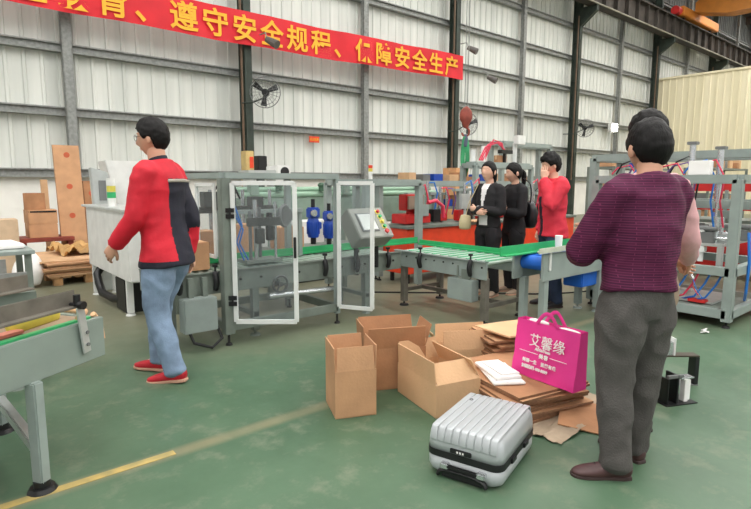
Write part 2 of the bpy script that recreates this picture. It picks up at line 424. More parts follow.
# ================================================================ WALL ITEMS
def fan(label, loc, yaw, tilt=15):
    t = thing('wall_fan', label, 'fan', loc, 0, 'industrial wall fans on the columns')
    c = V(loc); q = Euler((R(tilt), 0, R(yaw))).to_matrix(); ax = q @ V((0, -1, 0)); u = q @ V((1, 0, 0)); v = ax.cross(u)
    mb = MB()
    for rr_, off in ((.12, .2), (.2, .18), (.28, .15), (.34, .08)): mb.ring(c+ax*off, rr_, .004, ax)
    for rr_, off in ((.15, -.04), (.26, -.02), (.34, 0)): mb.ring(c+ax*off, rr_, .004, ax)
    mb.ring(c+ax*.04, .345, .008, ax)
    for i in range(20):
        a = i*math.pi/10; d = u*math.cos(a)+v*math.sin(a)
        mb.tube([c+ax*.2+d*.06, c+ax*.17+d*.22, c+ax*.08+d*.34, c-ax*.02+d*.3, c-ax*.05+d*.1], .0028, 4)
    mb.build('cage', RIM, t)
    mb = MB(); mb.cyl(c-ax*.2, c+ax*.02, .085, 14); mb.build('motor', BLACK, t, bev=.01)
    for i in range(3):
        a = i*2*math.pi/3+.4; mb = MB(); d = u*math.cos(a)+v*math.sin(a); e_ = ax.cross(d)
        P = [c+ax*.05+d*.04-e_*.03, c+ax*.08+d*.3-e_*.07+ax*.03, c+ax*.08+d*.31+e_*.07-ax*.03, c+ax*.05+d*.04+e_*.03]
        mb.add([*P, *[p+ax*.006 for p in P]], [(0, 1, 2, 3), (7, 6, 5, 4), (0, 4, 5, 1), (1, 5, 6, 2), (2, 6, 7, 3), (3, 7, 4, 0)])
        mb.build('blade', BLACK, t)
    mb = MB(); mb.cyl(c+ax*.02, c+ax*.1, .05, 12); mb.build('hub', BLACK, t)
    mb = MB(); mb.tube([c-ax*.15, c-ax*.25+V((0, 0, -.08)), V((c.x-.15, c.y+.35, c.z-.2)), V((c.x-.3, W-.6, c.z-.2))], .02, 8)
    mb.build('bracket', COLG, t)
    return t
fan('wall fan mounted right of the first dark column, below the banner', (6.28, 11.35, 3.42), -35, 5)
fan('wall fan behind the hanging crane hook on the second column', (13.35, 11.35, 3.2), -15, 5)
fan('wall fan on the third column, behind the standing men', (20.1, 11.15, 3.5), -50, 15)
for i, (x, z, lb) in enumerate(((8.23, 2.52, 'small red sign plate on the wall between the first columns'), (15.4, 2.45, 'small red sign plate on the wall right of the hanging hook'))):
    t = thing('wall_sign', lb, 'sign', (x, W-.05, z))
    mb = MB(); mb.b2((x-.16, W-.22, z-.08), (x+.16, W-.2, z+.08)); mb.build('plate', REDO, t, bev=.004)
    mb = MB(); mb.b2((x-.02, W-.2, z-.02), (x+.02, W-.03, z+.02)); mb.build('standoff', GALV, t)
    mb = MB(); text_geo(mb, '禁止吸烟', .07, (x-.145, W-.224, z-.028), (1, 0, 0), (0, 0, 1), .002); mb.build('lettering', GOLDT, t)
t = thing('flood_lamp', 'bright lit flood lamp on the back wall above the purple-shirted man', 'lamp', (24.2, 12.1, 3.85))
mb = MB(); mb.b2((23.95, 12.0, 3.65), (24.45, 12.2, 4.05)); mb.build('housing', WHITE, t, bev=.03)
mb = MB(); mb.b2((23.99, 11.97, 3.69), (24.41, 12.0, 4.01)); mb.build('lens', GLOW, t)
mb = MB(); mb.bar((24.2, 12.2, 3.85), (24.2, 12.48, 3.85), .06); mb.build('bracket', GALV, t)
# small spot lamps high on column 2
for x, z, lb in ((14.3, 4.75, 'small dark spotlight on an arm just under the right end of the banner'), (13.3, 5.5, 'small pale camera lamp fixed above the right end of the banner'), (6.35, 4.6, 'small dark spotlight hanging below the banner beside the first column')):
    t = thing('wall_spotlight', lb, 'lamp', (x, 11.35, z))
    mb = MB(); mb.cyl((x, 11.35, z), (x+.12, 11.1, z-.15), .07, 12, .1); mb.build('shade', mat('spot_grey', rgb(96, 92, 88), .5), t)
    mb = MB(); mb.tube([(x, 11.35, z), (x, 11.4, z+.15), (x+.02, 11.7, z+.17)], .015, 6); mb.build('arm', GALV, t)

# hoist hook with green sling
hx, hy = 8.0, 6.84
t = thing('hoist_hook', 'rust red crane hook block hanging on a cable above the orange machine', 'crane hook', (hx, hy, 2.4))
mb = MB(); mb.loft([((hx, hy, 2.78), .05, .04), ((hx, hy, 2.70), .11, .06), ((hx, hy, 2.58), .12, .07), ((hx, hy, 2.48), .07, .05), ((hx, hy, 2.42), .05, .04)], side=(.76, -.65, 0)); mb.build('block', RUST, t, smooth=True)
mb = MB(); mb.tube([(hx+.05*math.sin(a), hy-.05*math.sin(a), 2.33+.08*math.cos(a)) for a in [x*.5 for x in range(0, 10)]], .018, 8); mb.build('hook', RUST, t, smooth=True)
mb = MB(); mb.tube([(hx-.04, hy, 2.77), (hx-.04, hy, 12)], .008, 6); mb.tube([(hx+.04, hy, 2.77), (hx+.04, hy, 12)], .008, 6); mb.build('cable', GALV, t)
t = thing('lifting_sling', 'green and grey fabric sling hanging from the crane hook', 'sling', (hx, hy, 1.7))
mb = MB()
for s_ in (-1, 1):
    mb.loft([((hx+.02*s_, hy, 2.24), .03, .012), ((hx+.025*s_, hy-.02*s_, 2.1), .04, .014), ((hx+.035*s_, hy-.03*s_, 1.85), .042, .014), ((hx+.05*s_, hy, 1.65), .04, .014), ((hx+.02*s_, hy, 1.5), .03, .012)], side=(.76, -.65, 0), n=10)
mb.build('webbing', SLING, t, smooth=True)
mb = MB(); mb.loft([((hx, hy, 2.28), .03, .02), ((hx, hy, 2.2), .05, .024), ((hx, hy, 2.06), .045, .02)], side=(.76, -.65, 0), n=10); mb.build('sleeve', mat('sling_grey', rgb(84, 92, 110), .8), t, smooth=True)

# ================================================================ MACHINE HELPERS
def foot(mb, x, y, r=.045, h=.06):
    mb.cyl((x, y, 0), (x, y, .018), r, 14, r*.8); mb.cyl((x, y, .018), (x, y, h+.02), .011, 8)
def clamp(parent, x, y, z, s=(0, -1)):
    """black side-guide clamp with a knob, fixed to a conveyor side plate"""
    mb = MB(); dx, dy = s
    mb.loft([((x+dx*.03, y+dy*.03, z-.13), .022, .02), ((x+dx*.05, y+dy*.05, z-.06), .026, .024), ((x+dx*.03, y+dy*.03, z+.02), .024, .02)], n=10)
    mb.cyl((x+dx*.03, y+dy*.03, z+.01), (x+dx*.03, y+dy*.03, z+.07), .009, 8)
    o = mb.build('guide_clamp', BLACK, parent, smooth=True)
    mb = MB(); mb.cyl((x+dx*.03, y+dy*.03, z+.065), (x+dx*.03, y+dy*.03, z+.085), .024, 10)
    mb.build('knob', BLACK, o)

# ---- guard frame enclosure over conveyor A
t = thing('machine_guard', 'grey steel machine enclosure with two open white-framed clear doors', 'machine', (1.93, 4.22, 0))
X0, X1, Y0, Y1, ZT = 1.93, 3.07, 4.22, 5.12, 1.455
for (x, y, w) in ((X0, Y0, .085), (X1, Y0, .05), (X0, Y1, .06), (X1, Y1, .06)):
    mb = MB(); mb.b2((x-w/2, y-w/2, .1), (x+w/2, y+w/2, ZT-.04)); mb.build('upright', STEELD if w > .08 else STEEL, t, bev=.004)
for a, b_ in (((X0, Y0), (X1, Y0)), ((X0, Y1), (X1, Y1)), ((X0, Y0), (X0, Y1)), ((X1, Y0), (X1, Y1))):
    mb = MB(); mb.bar((*a, ZT-.02), (*b_, ZT-.02), .075, .05); mb.build('top_beam', STEEL, t, bev=.004)
    mb = MB(); mb.bar((*a, .16), (*b_, .16), .05, .075); mb.build('bottom_beam', STEELD, t, bev=.004)
for x in (X0, X1):
    for y in (Y0, Y1):
        mb = MB(); foot(mb, x, y, .03, .08); mb.build('levelling_foot', RUBBER, t)
def gdoor(hx, hy, ex, ey, z0, z1, w=.036, hand=True, hinges=True):
    h = V((hx, hy, 0)); e_ = V((ex, ey, 0))
    mb = MB()
    up = V((0, 0, 1)); nrm = (e_-h).normalized().cross(up)
    for p in (h, e_):
        mb.bar(p+up*z0, p+up*z1, w, .022, up=nrm)
    mb.bar(h+up*(z0), e_+up*(z0), .022, w); mb.bar(h+up*z1, e_+up*z1, .022, w)
    mb.m = 0
    d = mb.build('door', WFRAME, t)
    mb = MB(); mb.bar(h+up*(z0+z1)/2, e_+up*(z0+z1)/2, .004, z1-z0-.02); mb.build('pane', GLASS, d)
    if hand:
        mb = MB(); q = e_+nrm*.03; mb.bar(q+up*(z0+.47*(z1-z0)), q+up*(z0+.62*(z1-z0)), .022, .02, up=nrm); mb.build('handle', BLACK, d, bev=.004)
    if hinges:
        for f_ in (.17, .80):
            mb = MB(); z = z0+f_*(z1-z0); c = h+nrm*.02-(e_-h).normalized()*.02
            mb.bar(c+up*(z-.04)-(e_-h).normalized()*.035, c+up*(z-.04)+(e_-h).normalized()*.035, .01, .035)
            mb.bar(c+up*(z+.01)-(e_-h).normalized()*.035, c+up*(z+.01)+(e_-h).normalized()*.035, .01, .035)
            mb.cyl(c+up*(z-.055), c+up*(z+.03), .009, 8)
            mb.build('hinge', BLACK, d)
    return d
gdoor(1.975, 4.16, 2.365, 3.83, .21, 1.375)
gdoor(3.06, 4.165, 3.23, 3.87, .18, 1.375, hand=False, hinges=False)
# side door leaf seen edge-on on the left face
d = gdoor(1.90, 4.35, 1.90, 4.72, .75, 1.36, .03, False, False)

# ---- conveyor A
t = thing('roller_conveyor', 'long grey green roller conveyor running through the machine enclosure', 'conveyor', (1.2, 4.32, 0))
ya, yb3, zt = 4.33, 4.86, .63
for y in (ya, yb3):
    mb = MB(); mb.b2((1.42, y-.012, .44), (4.02, y+.012, zt)); mb.b2((1.42, y-.03, zt-.012), (4.02, y+.03, zt)); mb.build('side_plate', STEELD, t, bev=.003)
mb = MB(); x = 1.46
while x < 4.0: mb.cyl((x, ya+.02, zt-.03), (x, yb3-.02, zt-.03), .024, 10); x += .085
mb.build('rollers', mat('roller_grey', rgb(168, 184, 172), .35, .3, .06), t, smooth=True)
mb = MB(); mb.b2((1.42, yb3-.06, zt+.005), (4.75, yb3-.045, zt+.075)); mb.b2((1.42, yb3-.075, zt+.0), (4.75, yb3-.03, zt+.02)); mb.build('guide_rail', GREENP, t, bev=.003)
for x in (1.5, 2.25, 3.55):
    for y in (ya+.03, yb3-.03):
        mb = MB(); mb.b2((x-.03, y-.03, .05), (x+.03, y+.03, .45)); foot(mb, x, y, .05, .05); mb.build('leg', STEELD, t)
    mb = MB(); mb.b2((x-.02, ya, .18), (x+.02, yb3, .22)); mb.build('crossbar', STEELD, t)
mb = MB(); mb.cyl((2.35, 4.27, .36), (3.1, 4.27, .34), .025, 12); mb.cyl((3.1, 4.27, .34), (3.14, 4.27, .34), .03, 12); mb.build('push_rod', CHROME, t, smooth=True)
for x in (1.55, 1.86, 2.98, 3.38, 3.80): clamp(t, x, ya-.01, zt-.02)
mb = MB(); mb.ring((2.46, 4.255, .46), .075, .012, (0, 1, 0)); mb.cyl((2.46, 4.24, .46), (2.46, 4.33, .46), .022, 10)
for a in range(3): mb.bar((2.46, 4.255, .46), (2.46+.07*math.cos(a*2.09), 4.255, .46+.07*math.sin(a*2.09)), .012)
mb.build('hand_wheel', mat('wheel_grey', rgb(70, 74, 74), .4), t, smooth=True)
mb = MB(); mb.b2((1.55, 4.20, .16), (2.0-.17, 4.32, .44)); o = mb.build('junction_box', STEEL, t, bev=.006)
mb = MB(); mb.b2((1.62, 4.27, .42), (1.66, 4.31, .6)); mb.b2((1.74, 4.27, .42), (1.78, 4.31, .6)); mb.build('bracket', STEELD, t)
mb = MB(); mb.tube([(1.6, 4.25, .17), (1.62, 4.2, .08), (1.75, 4.15, .03), (1.86, 4.2, .08), (1.85, 4.3, .2)], .013, 8); mb.build('cable', BLACK, t, smooth=True)
for x in (2.1, 2.3, 2.7, 3.2, 3.5, 3.9):
    mb = MB(); mb.cyl((x, ya-.02, .54), (x, ya-.01, .54), .012, 8); mb.build('bolt', RUBBER, t)

# mechanism inside the enclosure
t = thing('sealing_head', 'chrome pusher mechanism with clamps and hoses inside the clear-doored enclosure', 'machine part', (2.45, 4.55, .63))
for i, (x, y, z0, z1, r_) in enumerate(((2.30, 4.5, .64, 1.12, .016), (2.38, 4.55, .64, 1.22, .02), (2.46, 4.62, .64, 1.15, .016), (2.56, 4.5, .66, 1.2, .014))):
    mb = MB(); mb.cyl((x, y, z0), (x, y, z1), r_, 12); mb.build('guide_rod', CHROME if i % 2 else RIM, t, smooth=True)
mb = MB(); mb.b2((2.24, 4.46, .64), (2.6, 4.66, .67)); mb.build('base_plate', STEELD, t)
mb = MB(); mb.b2((2.26, 4.46, .98), (2.60, 4.5, 1.06)); mb.b2((2.34, 4.44, .82), (2.42, 4.5, .96)); mb.build('clamp_block', mat('dark_steel', rgb(74, 76, 74), .4, .4), t, bev=.006)
mb = MB(); mb.b2((2.47, 4.47, .84), (2.53, 4.53, .98)); mb.cyl((2.5, 4.5, .98), (2.5, 4.5, 1.1), .03, 12); mb.build('solenoid', BLACK, t, bev=.005)
mb = MB(); mb.tube([(2.12, 4.45, 1.2), (2.18, 4.42, 1.0), (2.14, 4.45, .85), (2.22, 4.48, .68)], .009, 6); mb.tube([(2.1, 4.46, 1.16), (2.2, 4.44, .96), (2.16, 4.44, .84), (2.26, 4.48, .68)], .009, 6); mb.build('blue_hose', CABLEB, t, smooth=True)
mb = MB(); mb.ring((2.78, 4.7, 1.05), .1, .02, (.5, -.8, 0)); mb.cyl((2.78, 4.68, 1.05), (2.78, 4.76, 1.05), .085, 16); mb.build('tape_reel', RIM, t, smooth=True)
mb = MB(); mb.b2((2.1, 4.7, 1.08), (3.0, 4.76, 1.12)); mb.b2((2.1, 4.72, .63), (2.14, 4.76, 1.1)); mb.b2((2.96, 4.72, .63), (3.0, 4.76, 1.1)); mb.build('cross_frame', STEEL, t)

# geared motors beyond the conveyor
def motor(x, y, z, label, s=1.):
    t = thing('gear_motor', label, 'motor', (x, y, z-.2*s))
    mb = MB(); mb.loft([((x, y, z-.2*s), .075*s, .075*s), ((x, y, z-.17*s), .085*s, .085*s), ((x, y, z+.05*s), .085*s, .085*s), ((x, y, z+.08*s), .07*s, .07*s)], n=20, sub=1, dome=False); mb.build('motor_body', BLUE, t, smooth=True)
    mb = MB()
    for i in range(12):
        a = i*math.pi/6; mb.bar((x+.085*s*math.cos(a), y+.085*s*math.sin(a), z-.15*s), (x+.085*s*math.cos(a), y+.085*s*math.sin(a), z+.03*s), .01, .018, up=(math.cos(a), math.sin(a), 0))
    mb.build('cooling_fins', BLUE, t)
    mb = MB(); mb.box((x, y, z+.16*s), (.17*s, .14*s, .16*s)); mb.build('gearbox', BLUE, t, bev=.02*s)
    mb = MB(); mb.cyl((x-.04*s, y-.07*s, z+.16*s), (x-.04*s, y-.1*s, z+.16*s), .05*s, 16); mb.build('flange', CHROME, t, smooth=True)
    mb = MB(); mb.cyl((x, y, z+.24*s), (x, y, z+.36*s), .03*s, 12); mb.build('shaft', BLACK, t)
    mb = MB(); mb.b2((x+.08*s, y-.04*s, z-.08*s), (x+.13*s, y+.04*s, z+.02*s)); mb.build('terminal_box', BLUE, t, bev=.008)
    mb = MB(); mb.cyl((x, y, z-.3*s), (x, y, z-.2*s), .04*s, 12); mb.build('base', BLACK, t)
motor(3.52, 5.3, .90, 'vertical blue gear motor standing behind the green guide rail', .80)
motor(3.78, 5.35, .86, 'second blue gear motor, partly behind the door stile', .75)
t = thing('machine_table', 'grey machine bed behind the conveyor that carries the cartons and motors', 'machine', (2.6, 5.3, 0))
mb = MB(); mb.b2((1.95, 5.15, .58), (4.25, 5.65, .63)); mb.build('tabletop', STEELD, t, bev=.005)
for x in (2.0, 3.1, 4.2):
    for y in (5.2, 5.6):
        mb = MB(); mb.b2((x-.025, y-.025, 0), (x+.025, y+.025, .58)); mb.build('leg', STEELD, t)

t = thing('press_unit', 'dark press unit with steel columns behind the clear enclosure doors', 'machine', (2.5, 5.5, .63))
DST = mat('dark_steel', rgb(74, 76, 74), .4, .4)
mb = MB(); mb.b2((2.05, 5.56, 1.05), (3.2, 5.64, 1.12)); mb.b2((2.3, 5.5, 1.12), (2.5, 5.64, 1.28)); mb.b2((2.85, 5.52, .98), (3.0, 5.64, 1.22)); mb.build('press_beam', DST, t, bev=.006)
for x in (2.1, 2.4, 2.78, 3.12):
    mb = MB(); mb.cyl((x, 5.6, .63), (x, 5.6, 1.3), .02, 10); mb.build('column', CHROME, t, smooth=True)
mb = MB(); mb.cyl((2.62, 5.55, 1.12), (2.62, 5.55, 1.3), .05, 14); mb.build('cylinder', BLACK, t, smooth=True)
mb = MB(); mb.tube([(2.4, 5.5, 1.28), (2.45, 5.45, 1.38), (2.6, 5.45, 1.36), (2.7, 5.5, 1.2)], .012, 6); mb.build('hose', BLACK, t, smooth=True)
# control console
t = thing('control_console', 'tilted grey control console with screen and push buttons above the conveyor', 'control panel', (3.47, 4.3, .63))
q = Euler((R(-38), 0, 0)).to_matrix(); cc = V((3.47, 4.25, .925))
def cl(x, y, z): return cc+q @ V((x, y, z))
mb = MB(); mb.box(cc, (.44, .19, .36), q); mb.build('housing', mat('console_grey', rgb(142, 144, 136), .45, 0, .05), t, bev=.008)
mb = MB(); mb.box(cl(-.05, -.1, .0), (.22, .012, .22), q); mb.build('screen_bezel', RIM, t, bev=.003)
mb = MB(); mb.box(cl(-.05, -.108, .0), (.185, .006, .185), q); mb.build('screen', SCREEN, t)
for i in range(5):
    z = .12-.06*i; c_ = (REDP, GREENP, YEL, GREENP, REDP)[i]
    mb = MB(); mb.cyl(cl(.14, -.095, z), cl(.14, -.12, z), .017 if i < 4 else .024, 12); mb.build('push_button', c_, t, smooth=True)
    mb = MB(); mb.box(cl(.14, -.0965, z), (.05, .004, .045), q); mb.build('button_plate', YEL if i != 4 else WHITE, t)
for x in (3.35, 3.62):
    mb = MB(); mb.cyl((x, 4.27, .5), (x, 4.27, .86), .024, 12); mb.build('support_post', BLACK, t)

# second frame, behind
def frame(name, label, x0, x1, y0, y1, zt, w=.07, zlow=None, zb=.0, m_=STEEL, cat='machine frame', low=None, open_front=False):
    t = thing(name, label, cat, (x0, y0, zb))
    for x in (x0, x1):
        for y in (y0, y1):
            mb = MB(); mb.b2((x-w/2, y-w/2, zb+(.06 if zb == 0 else 0)), (x+w/2, y+w/2, zt-w/2))
            o = mb.build('upright', m_, t, bev=.004)
            if zb == 0:
                mb = MB(); foot(mb, x, y, .035, .05); mb.build('levelling_foot', RUBBER, o)
    zs = [zt-w/2]+([] if low is None else list(low))
    for z in zs:
        for a, b_ in (((x0, y0), (x1, y0)), ((x0, y1), (x1, y1)), ((x0, y0), (x0, y1)), ((x1, y0), (x1, y1))):
            mb = MB(); mb.bar((*a, z), (*b_, z), w, w); mb.build('beam', m_, t, bev=.004)
    return t
t = frame('machine_guard', 'grey steel frame behind the control console with the signal light on top', 4.05, 4.93, 4.97, 5.75, 1.42, .08)
def tower(x, y, z, label, stack=('r', 'y', 'w'), s=1.):
    t = thing('signal_light', label, 'signal light', (x, y, z))
    mb = MB(); mb.cyl((x, y, z), (x, y, z+.06*s), .028*s, 14); mb.build('base', WHITE, t, smooth=True)
    zz = z+.06*s
    for c_ in stack:
        mb = MB(); mb.cyl((x, y, zz), (x, y, zz+.042*s), .03*s, 14); zz += .045*s
        mb.build('lamp_segment', {'r': REDO, 'y': YEL, 'g': GREENP, 'w': WHITE}[c_], t, smooth=True)
    mb = MB(); mb.cyl((x, y, zz), (x, y, zz+.012), .026*s, 14); mb.build('cap', WHITE, t, smooth=True)
tower(4.12, 4.97, 1.42, 'small signal light with red top standing on the rear steel frame', ('w', 'y', 'r'), .85)
t = frame('long_machine_guard', 'long grey frame rail behind the two women, above the orange machine', 4.95, 8.6, 5.85, 6.3, 1.41, .09)
t = frame('test_stand', 'small grey steel frame with hoses standing on the long rail', 7.85, 9.6, 6.45, 6.75, 1.74, .09)
t = frame('test_stand', 'tallest grey steel frame in the back behind the women', 9.75, 11.6, 7.3, 7.6, 2.28, .1)

LEGD = mat('leg_brown_grey', rgb(112, 107, 98), .5, .1, .12, 10)
# conveyor B
t = thing('roller_conveyor', 'grey roller conveyor with green rail in front of the women', 'conveyor', (4.1, 3.2, 0))
xa, xb, y0, y1, zt = 4.10, 4.75, 3.20, 4.50, .63
for x in (xa, xb):
    mb = MB(); mb.b2((x-.012, y0, .45), (x+.012, y1, zt)); mb.b2((x-.03, y0, zt-.012), (x+.03, y1, zt)); mb.build('side_plate', STEEL, t, bev=.003)
mb = MB(); y = y0+.04
while y < y1-.03: mb.cyl((xa+.02, y, zt-.03), (xb-.02, y, zt-.03), .022, 10); y += .12
mb.build('rollers', MATS['roller_grey'], t, smooth=True)
mb = MB(); y = y0+.10
while y < y1-.1: mb.cyl((xa+.1, y, zt-.022), (xb-.08, y, zt-.025), .017, 8); y += .12
mb.build('green_rollers', GREENR, t, smooth=True)
mb = MB(); mb.b2((xb-.02, y0-.02, zt-.01), (xb-.005, y1+.25, zt+.05)); mb.b2((xb-.05, y0-.02, zt-.012), (xb, y1+.25, zt+.004)); mb.build('guide_rail', GREENP, t)
for (x, y) in ((xa+.03, y0+.04), (xb-.03, y0+.04), (xa+.03, y1-.12), (xb-.03, y1-.12)):
    mb = MB(); mb.b2((x-.03, y-.03, .05), (x+.03, y+.03, .46)); o = mb.build('leg', LEGD, t)
    mb = MB(); foot(mb, x, y, .055, .05); mb.build('levelling_foot', RUBBER, o)
mb = MB(); mb.b2((xa+.03, y0+.02, .16), (xb-.03, y0+.06, .2)); mb.build('crossbar', LEGD, t)
mb = MB(); mb.b2((xa+.3, y0+.04, .16), (xa+.34, y1-.12, .2)); mb.build('stretcher', LEGD, t)
mb = MB(); mb.b2((xa+.03, y1-.14, .16), (xb-.03, y1-.1, .2)); mb.build('crossbar', LEGD, t)
mb = MB(); mb.b2((xa-.05, 3.34, .215), (xa+.06, 3.66, .43)); mb.build('junction_box', STEEL, t, bev=.006)
mb = MB(); mb.b2((xa-.02, 3.40, .40), (xa, 3.50, .53)); mb.b2((xa-.022, 3.38, .44), (xa-.014, 3.40, .56)); mb.b2((xa-.022, 3.54, .44), (xa-.014, 3.56, .56)); mb.build('bracket', STEELD, t)
clamp(t, xa-.01, 4.06, zt-.02, (-1, 0)); clamp(t, xa-.01, 3.37, zt-.02, (-1, 0))
for y in (3.25, 3.62, 3.75, 3.88, 4.0, 4.15, 4.3):
    mb = MB(); mb.cyl((xa-.02, y, .57), (xa-.01, y, .57), .009, 8); mb.build('bolt', RUBBER, t)

# conveyor C: blue belt with green guard
t = thing('belt_conveyor', 'grey conveyor with blue belt and green guard in front of the red-jacketed man', 'conveyor', (4.38, 2.8, 0))
ny, fy, xs, xe = 2.79, 3.07, 4.39, 5.62
mb = MB(); mb.b2((xs, ny-.012, .46), (xe, ny+.012, .72)); mb.build('side_plate', STEEL, t, bev=.003)
mb = MB(); mb.b2((xs-.06, fy-.012, .46), (xe, fy+.012, .72)); mb.build('side_plate', STEEL, t, bev=.003)
mb = MB(); mb.b2((xs+.14, ny+.02, .67), (xe, fy-.02, .69)); mb.cyl((xs+.1, ny+.02, .62), (xs+.1, fy-.02, .62), .07, 20); mb.b2((xs+.12, ny+.02, .55), (xe, fy-.02, .57)); mb.build('belt', BBELT, t, smooth=True)
mb = MB(); mb.b2((xs-.3, fy-.03, .70), (xe, fy-.018, .79)); mb.b2((xs-.3, fy-.09, .70), (xe, fy-.02, .712)); mb.build('guard', GREENP, t, bev=.002)
mb = MB(); mb.b2((xs-.12, ny-.05, .735), (xe, ny-.035, .785)); mb.b2((xs-.05, ny-.035, .74), (xe, ny+.03, .75)); mb.build('guide_rail', mat('pale_rail', rgb(196, 200, 184), .5), t, bev=.002)
for x in (xs+.1, xs+.75, xs+1.4):
    mb = MB(); mb.b2((x-.012, ny-.03, .56), (x+.012, ny-.015, .77)); mb.build('bracket', WFRAME, t)
for x, y in ((xs+.09, ny+.03), (xs+.09, fy-.03), (xe-.1, ny+.03), (xe-.1, fy-.03)):
    mb = MB(); mb.b2((x-.035, y-.03, .05), (x+.035, y+.03, .47)); foot(mb, x, y, .05, .05); mb.build('leg', STEEL, t)
mb = MB(); mb.b2((xs+.8, ny+.03, .3), (xs+1.2, fy-.03, .48)); mb.build('drive_cover', BBELT, t, bev=.01)

# ================================================================ ORANGE MACHINE LINE behind
def redmachine(x0, x1, y0, y1, zt, label, zb=.14, m_=REDO):
    t = thing('assembly_machine', label, 'machine', (x0, y0, 0))
    mb = MB(); mb.b2((x0, y0, zb), (x1, y1, zt-.04)); mb.build('cabinet', m_, t, bev=.01)
    mb = MB(); mb.b2((x0-.02, y0-.03, zt-.04), (x1+.02, y1+.03, zt)); mb.build('bed_plate', STEELD, t, bev=.004)
    for x in (x0+.1, x1-.1):
        for y in (y0+.1, y1-.1):
            mb = MB(); mb.cyl((x, y, 0), (x, y, zb), .03, 10); mb.build('foot', RUBBER, t)
    return t
t = redmachine(4.98, 6.9, 5.22, 5.74, .80, 'orange red machine cabinet behind the guard frame and conveyor')
def stations(t, xs_, yc, zt, seed):
    rnd = random.Random(seed)
    for i, x in enumerate(xs_):
        y = yc+rnd.uniform(-.08, .08)
        h = rnd.uniform(.28, .5)
        mb = MB(); mb.b2((x-.03, y-.03, zt), (x+.03, y+.03, zt+h)); mb.b2((x-.12, y-.04, zt+h), (x+.12, y+.04, zt+h+.04)); mb.build('station_post', rnd.choice([ALU, STEEL, STEELD]), t, bev=.004)
        mb = MB(); mb.cyl((x+.07, y-.05, zt+h-.2), (x+.07, y-.05, zt+h+.12), .022, 12); mb.cyl((x+.07, y-.05, zt+h-.26), (x+.07, y-.05, zt+h-.2), .01, 8); mb.build('air_cylinder', CHROME, t, smooth=True)
        mb = MB(); mb.b2((x-.14, y-.12, zt+.02), (x+.02, y-.02, zt+.12+rnd.uniform(0, .12))); mb.build('tool_block', rnd.choice([REDP, BLACK, STEEL, REDP, ALU]), t, bev=.008)
        mb = MB(); a = rnd.uniform(.08, .2); mb.tube([(x+.07, y-.06, zt+h+.1), (x+.15, y-.1, zt+h+a), (x+.22, y-.1, zt+h-.05), (x+.2, y-.05, zt+.1)], .012, 6); mb.build('air_hose', rnd.choice([HOSER, HOSER, BLACK, CABLEB, HOSEP]), t, smooth=True)
stations(t, (5.3, 5.55, 5.8, 6.0, 6.25, 6.5, 6.75), 5.52, .80, 3)
mb = MB(); mb.b2((5.02, 5.3, .82), (5.5, 5.6, .95)); mb.b2((5.06, 5.34, 1.0), (5.4, 5.5, 1.22)); mb.build('red_housing', REDP, t, bev=.01)
mb = MB(); mb.b2((5.08, 5.31, 1.02), (5.36, 5.34, 1.2)); mb.build('window_panel', mat('smoked_panel', rgb(150, 128, 112), .4), t)
mb = MB(); mb.b2((5.18, 5.26, .92), (5.42, 5.3, 1.08)); mb.build('display', STEEL, t, bev=.006)
mb = MB(); mb.tube([(5.5, 5.35, 1.1), (5.6, 5.3, 1.13), (5.72, 5.28, 1.05), (5.76, 5.3, .88)], .028, 8); mb.build('red_arm', HOSER, t, smooth=True)
mb = MB(); mb.b2((6.05, 5.22, 1.0), (6.25, 5.26, 1.22)); mb.cyl((6.15, 5.24, .8), (6.15, 5.24, 1.0), .02, 8); mb.build('control_box', ALU, t, bev=.005)
t = redmachine(7.0, 9.2, 5.22, 5.74, .80, 'second orange red machine cabinet, behind the women and the red-jacketed man')
stations(t, (7.2, 7.45, 7.7, 8.0, 8.25, 8.5, 8.75, 9.0), 5.5, .80, 9)
for x, y, z, lb in ((6.5, 5.32, .80, 'flat cardboard sheet lying on the orange machine beside the woman'),):
    mb = MB(); mb.box((x, y-.05, z+.012), (.5, .22, .02), (0, 0, .05)); tag(mb.build('cardboard_sheet', CARDL, loc=(x, y, z)), lb, 'cardboard')
# station tools in the small frames
t = thing('tube_rig', 'small rig of white cylinders and red hoses above the women\'s heads', 'machine', (8.6, 6.7, 1.72))
mb = MB(); mb.b2((7.9, 6.48, 1.742), (9.6, 6.72, 1.77)); mb.build('base_plate', STEEL, t)
for x, z in ((8.0, .24), (8.3, .32), (9.3, .42)):
    mb = MB(); mb.cyl((x, 6.65, 1.75), (x, 6.65, 1.75+z), .045, 12); mb.build('cylinder', WFRAME, t, smooth=True)
mb = MB()
for i in range(4): mb.tube([(8.15+.05*i, 6.62, 1.8), (8.3+.08*i, 6.6, 2.05+.05*i), (8.65+.05*i, 6.6, 2.15), (8.95, 6.6, 2.0-.05*i)], .014, 6)
mb.build('red_hose', HOSER, t, smooth=True)
mb = MB(); mb.b2((8.75, 6.55, 1.95), (9.1, 6.65, 2.02)); mb.b2((8.85, 6.55, 1.75), (8.9, 6.6, 1.95)); mb.build('bracket', BLACK, t)
mb = MB(); mb.b2((9.2, 6.5, 2.14), (9.45, 6.62, 2.32)); mb.build('lamp_head', WHITE, t, bev=.01)

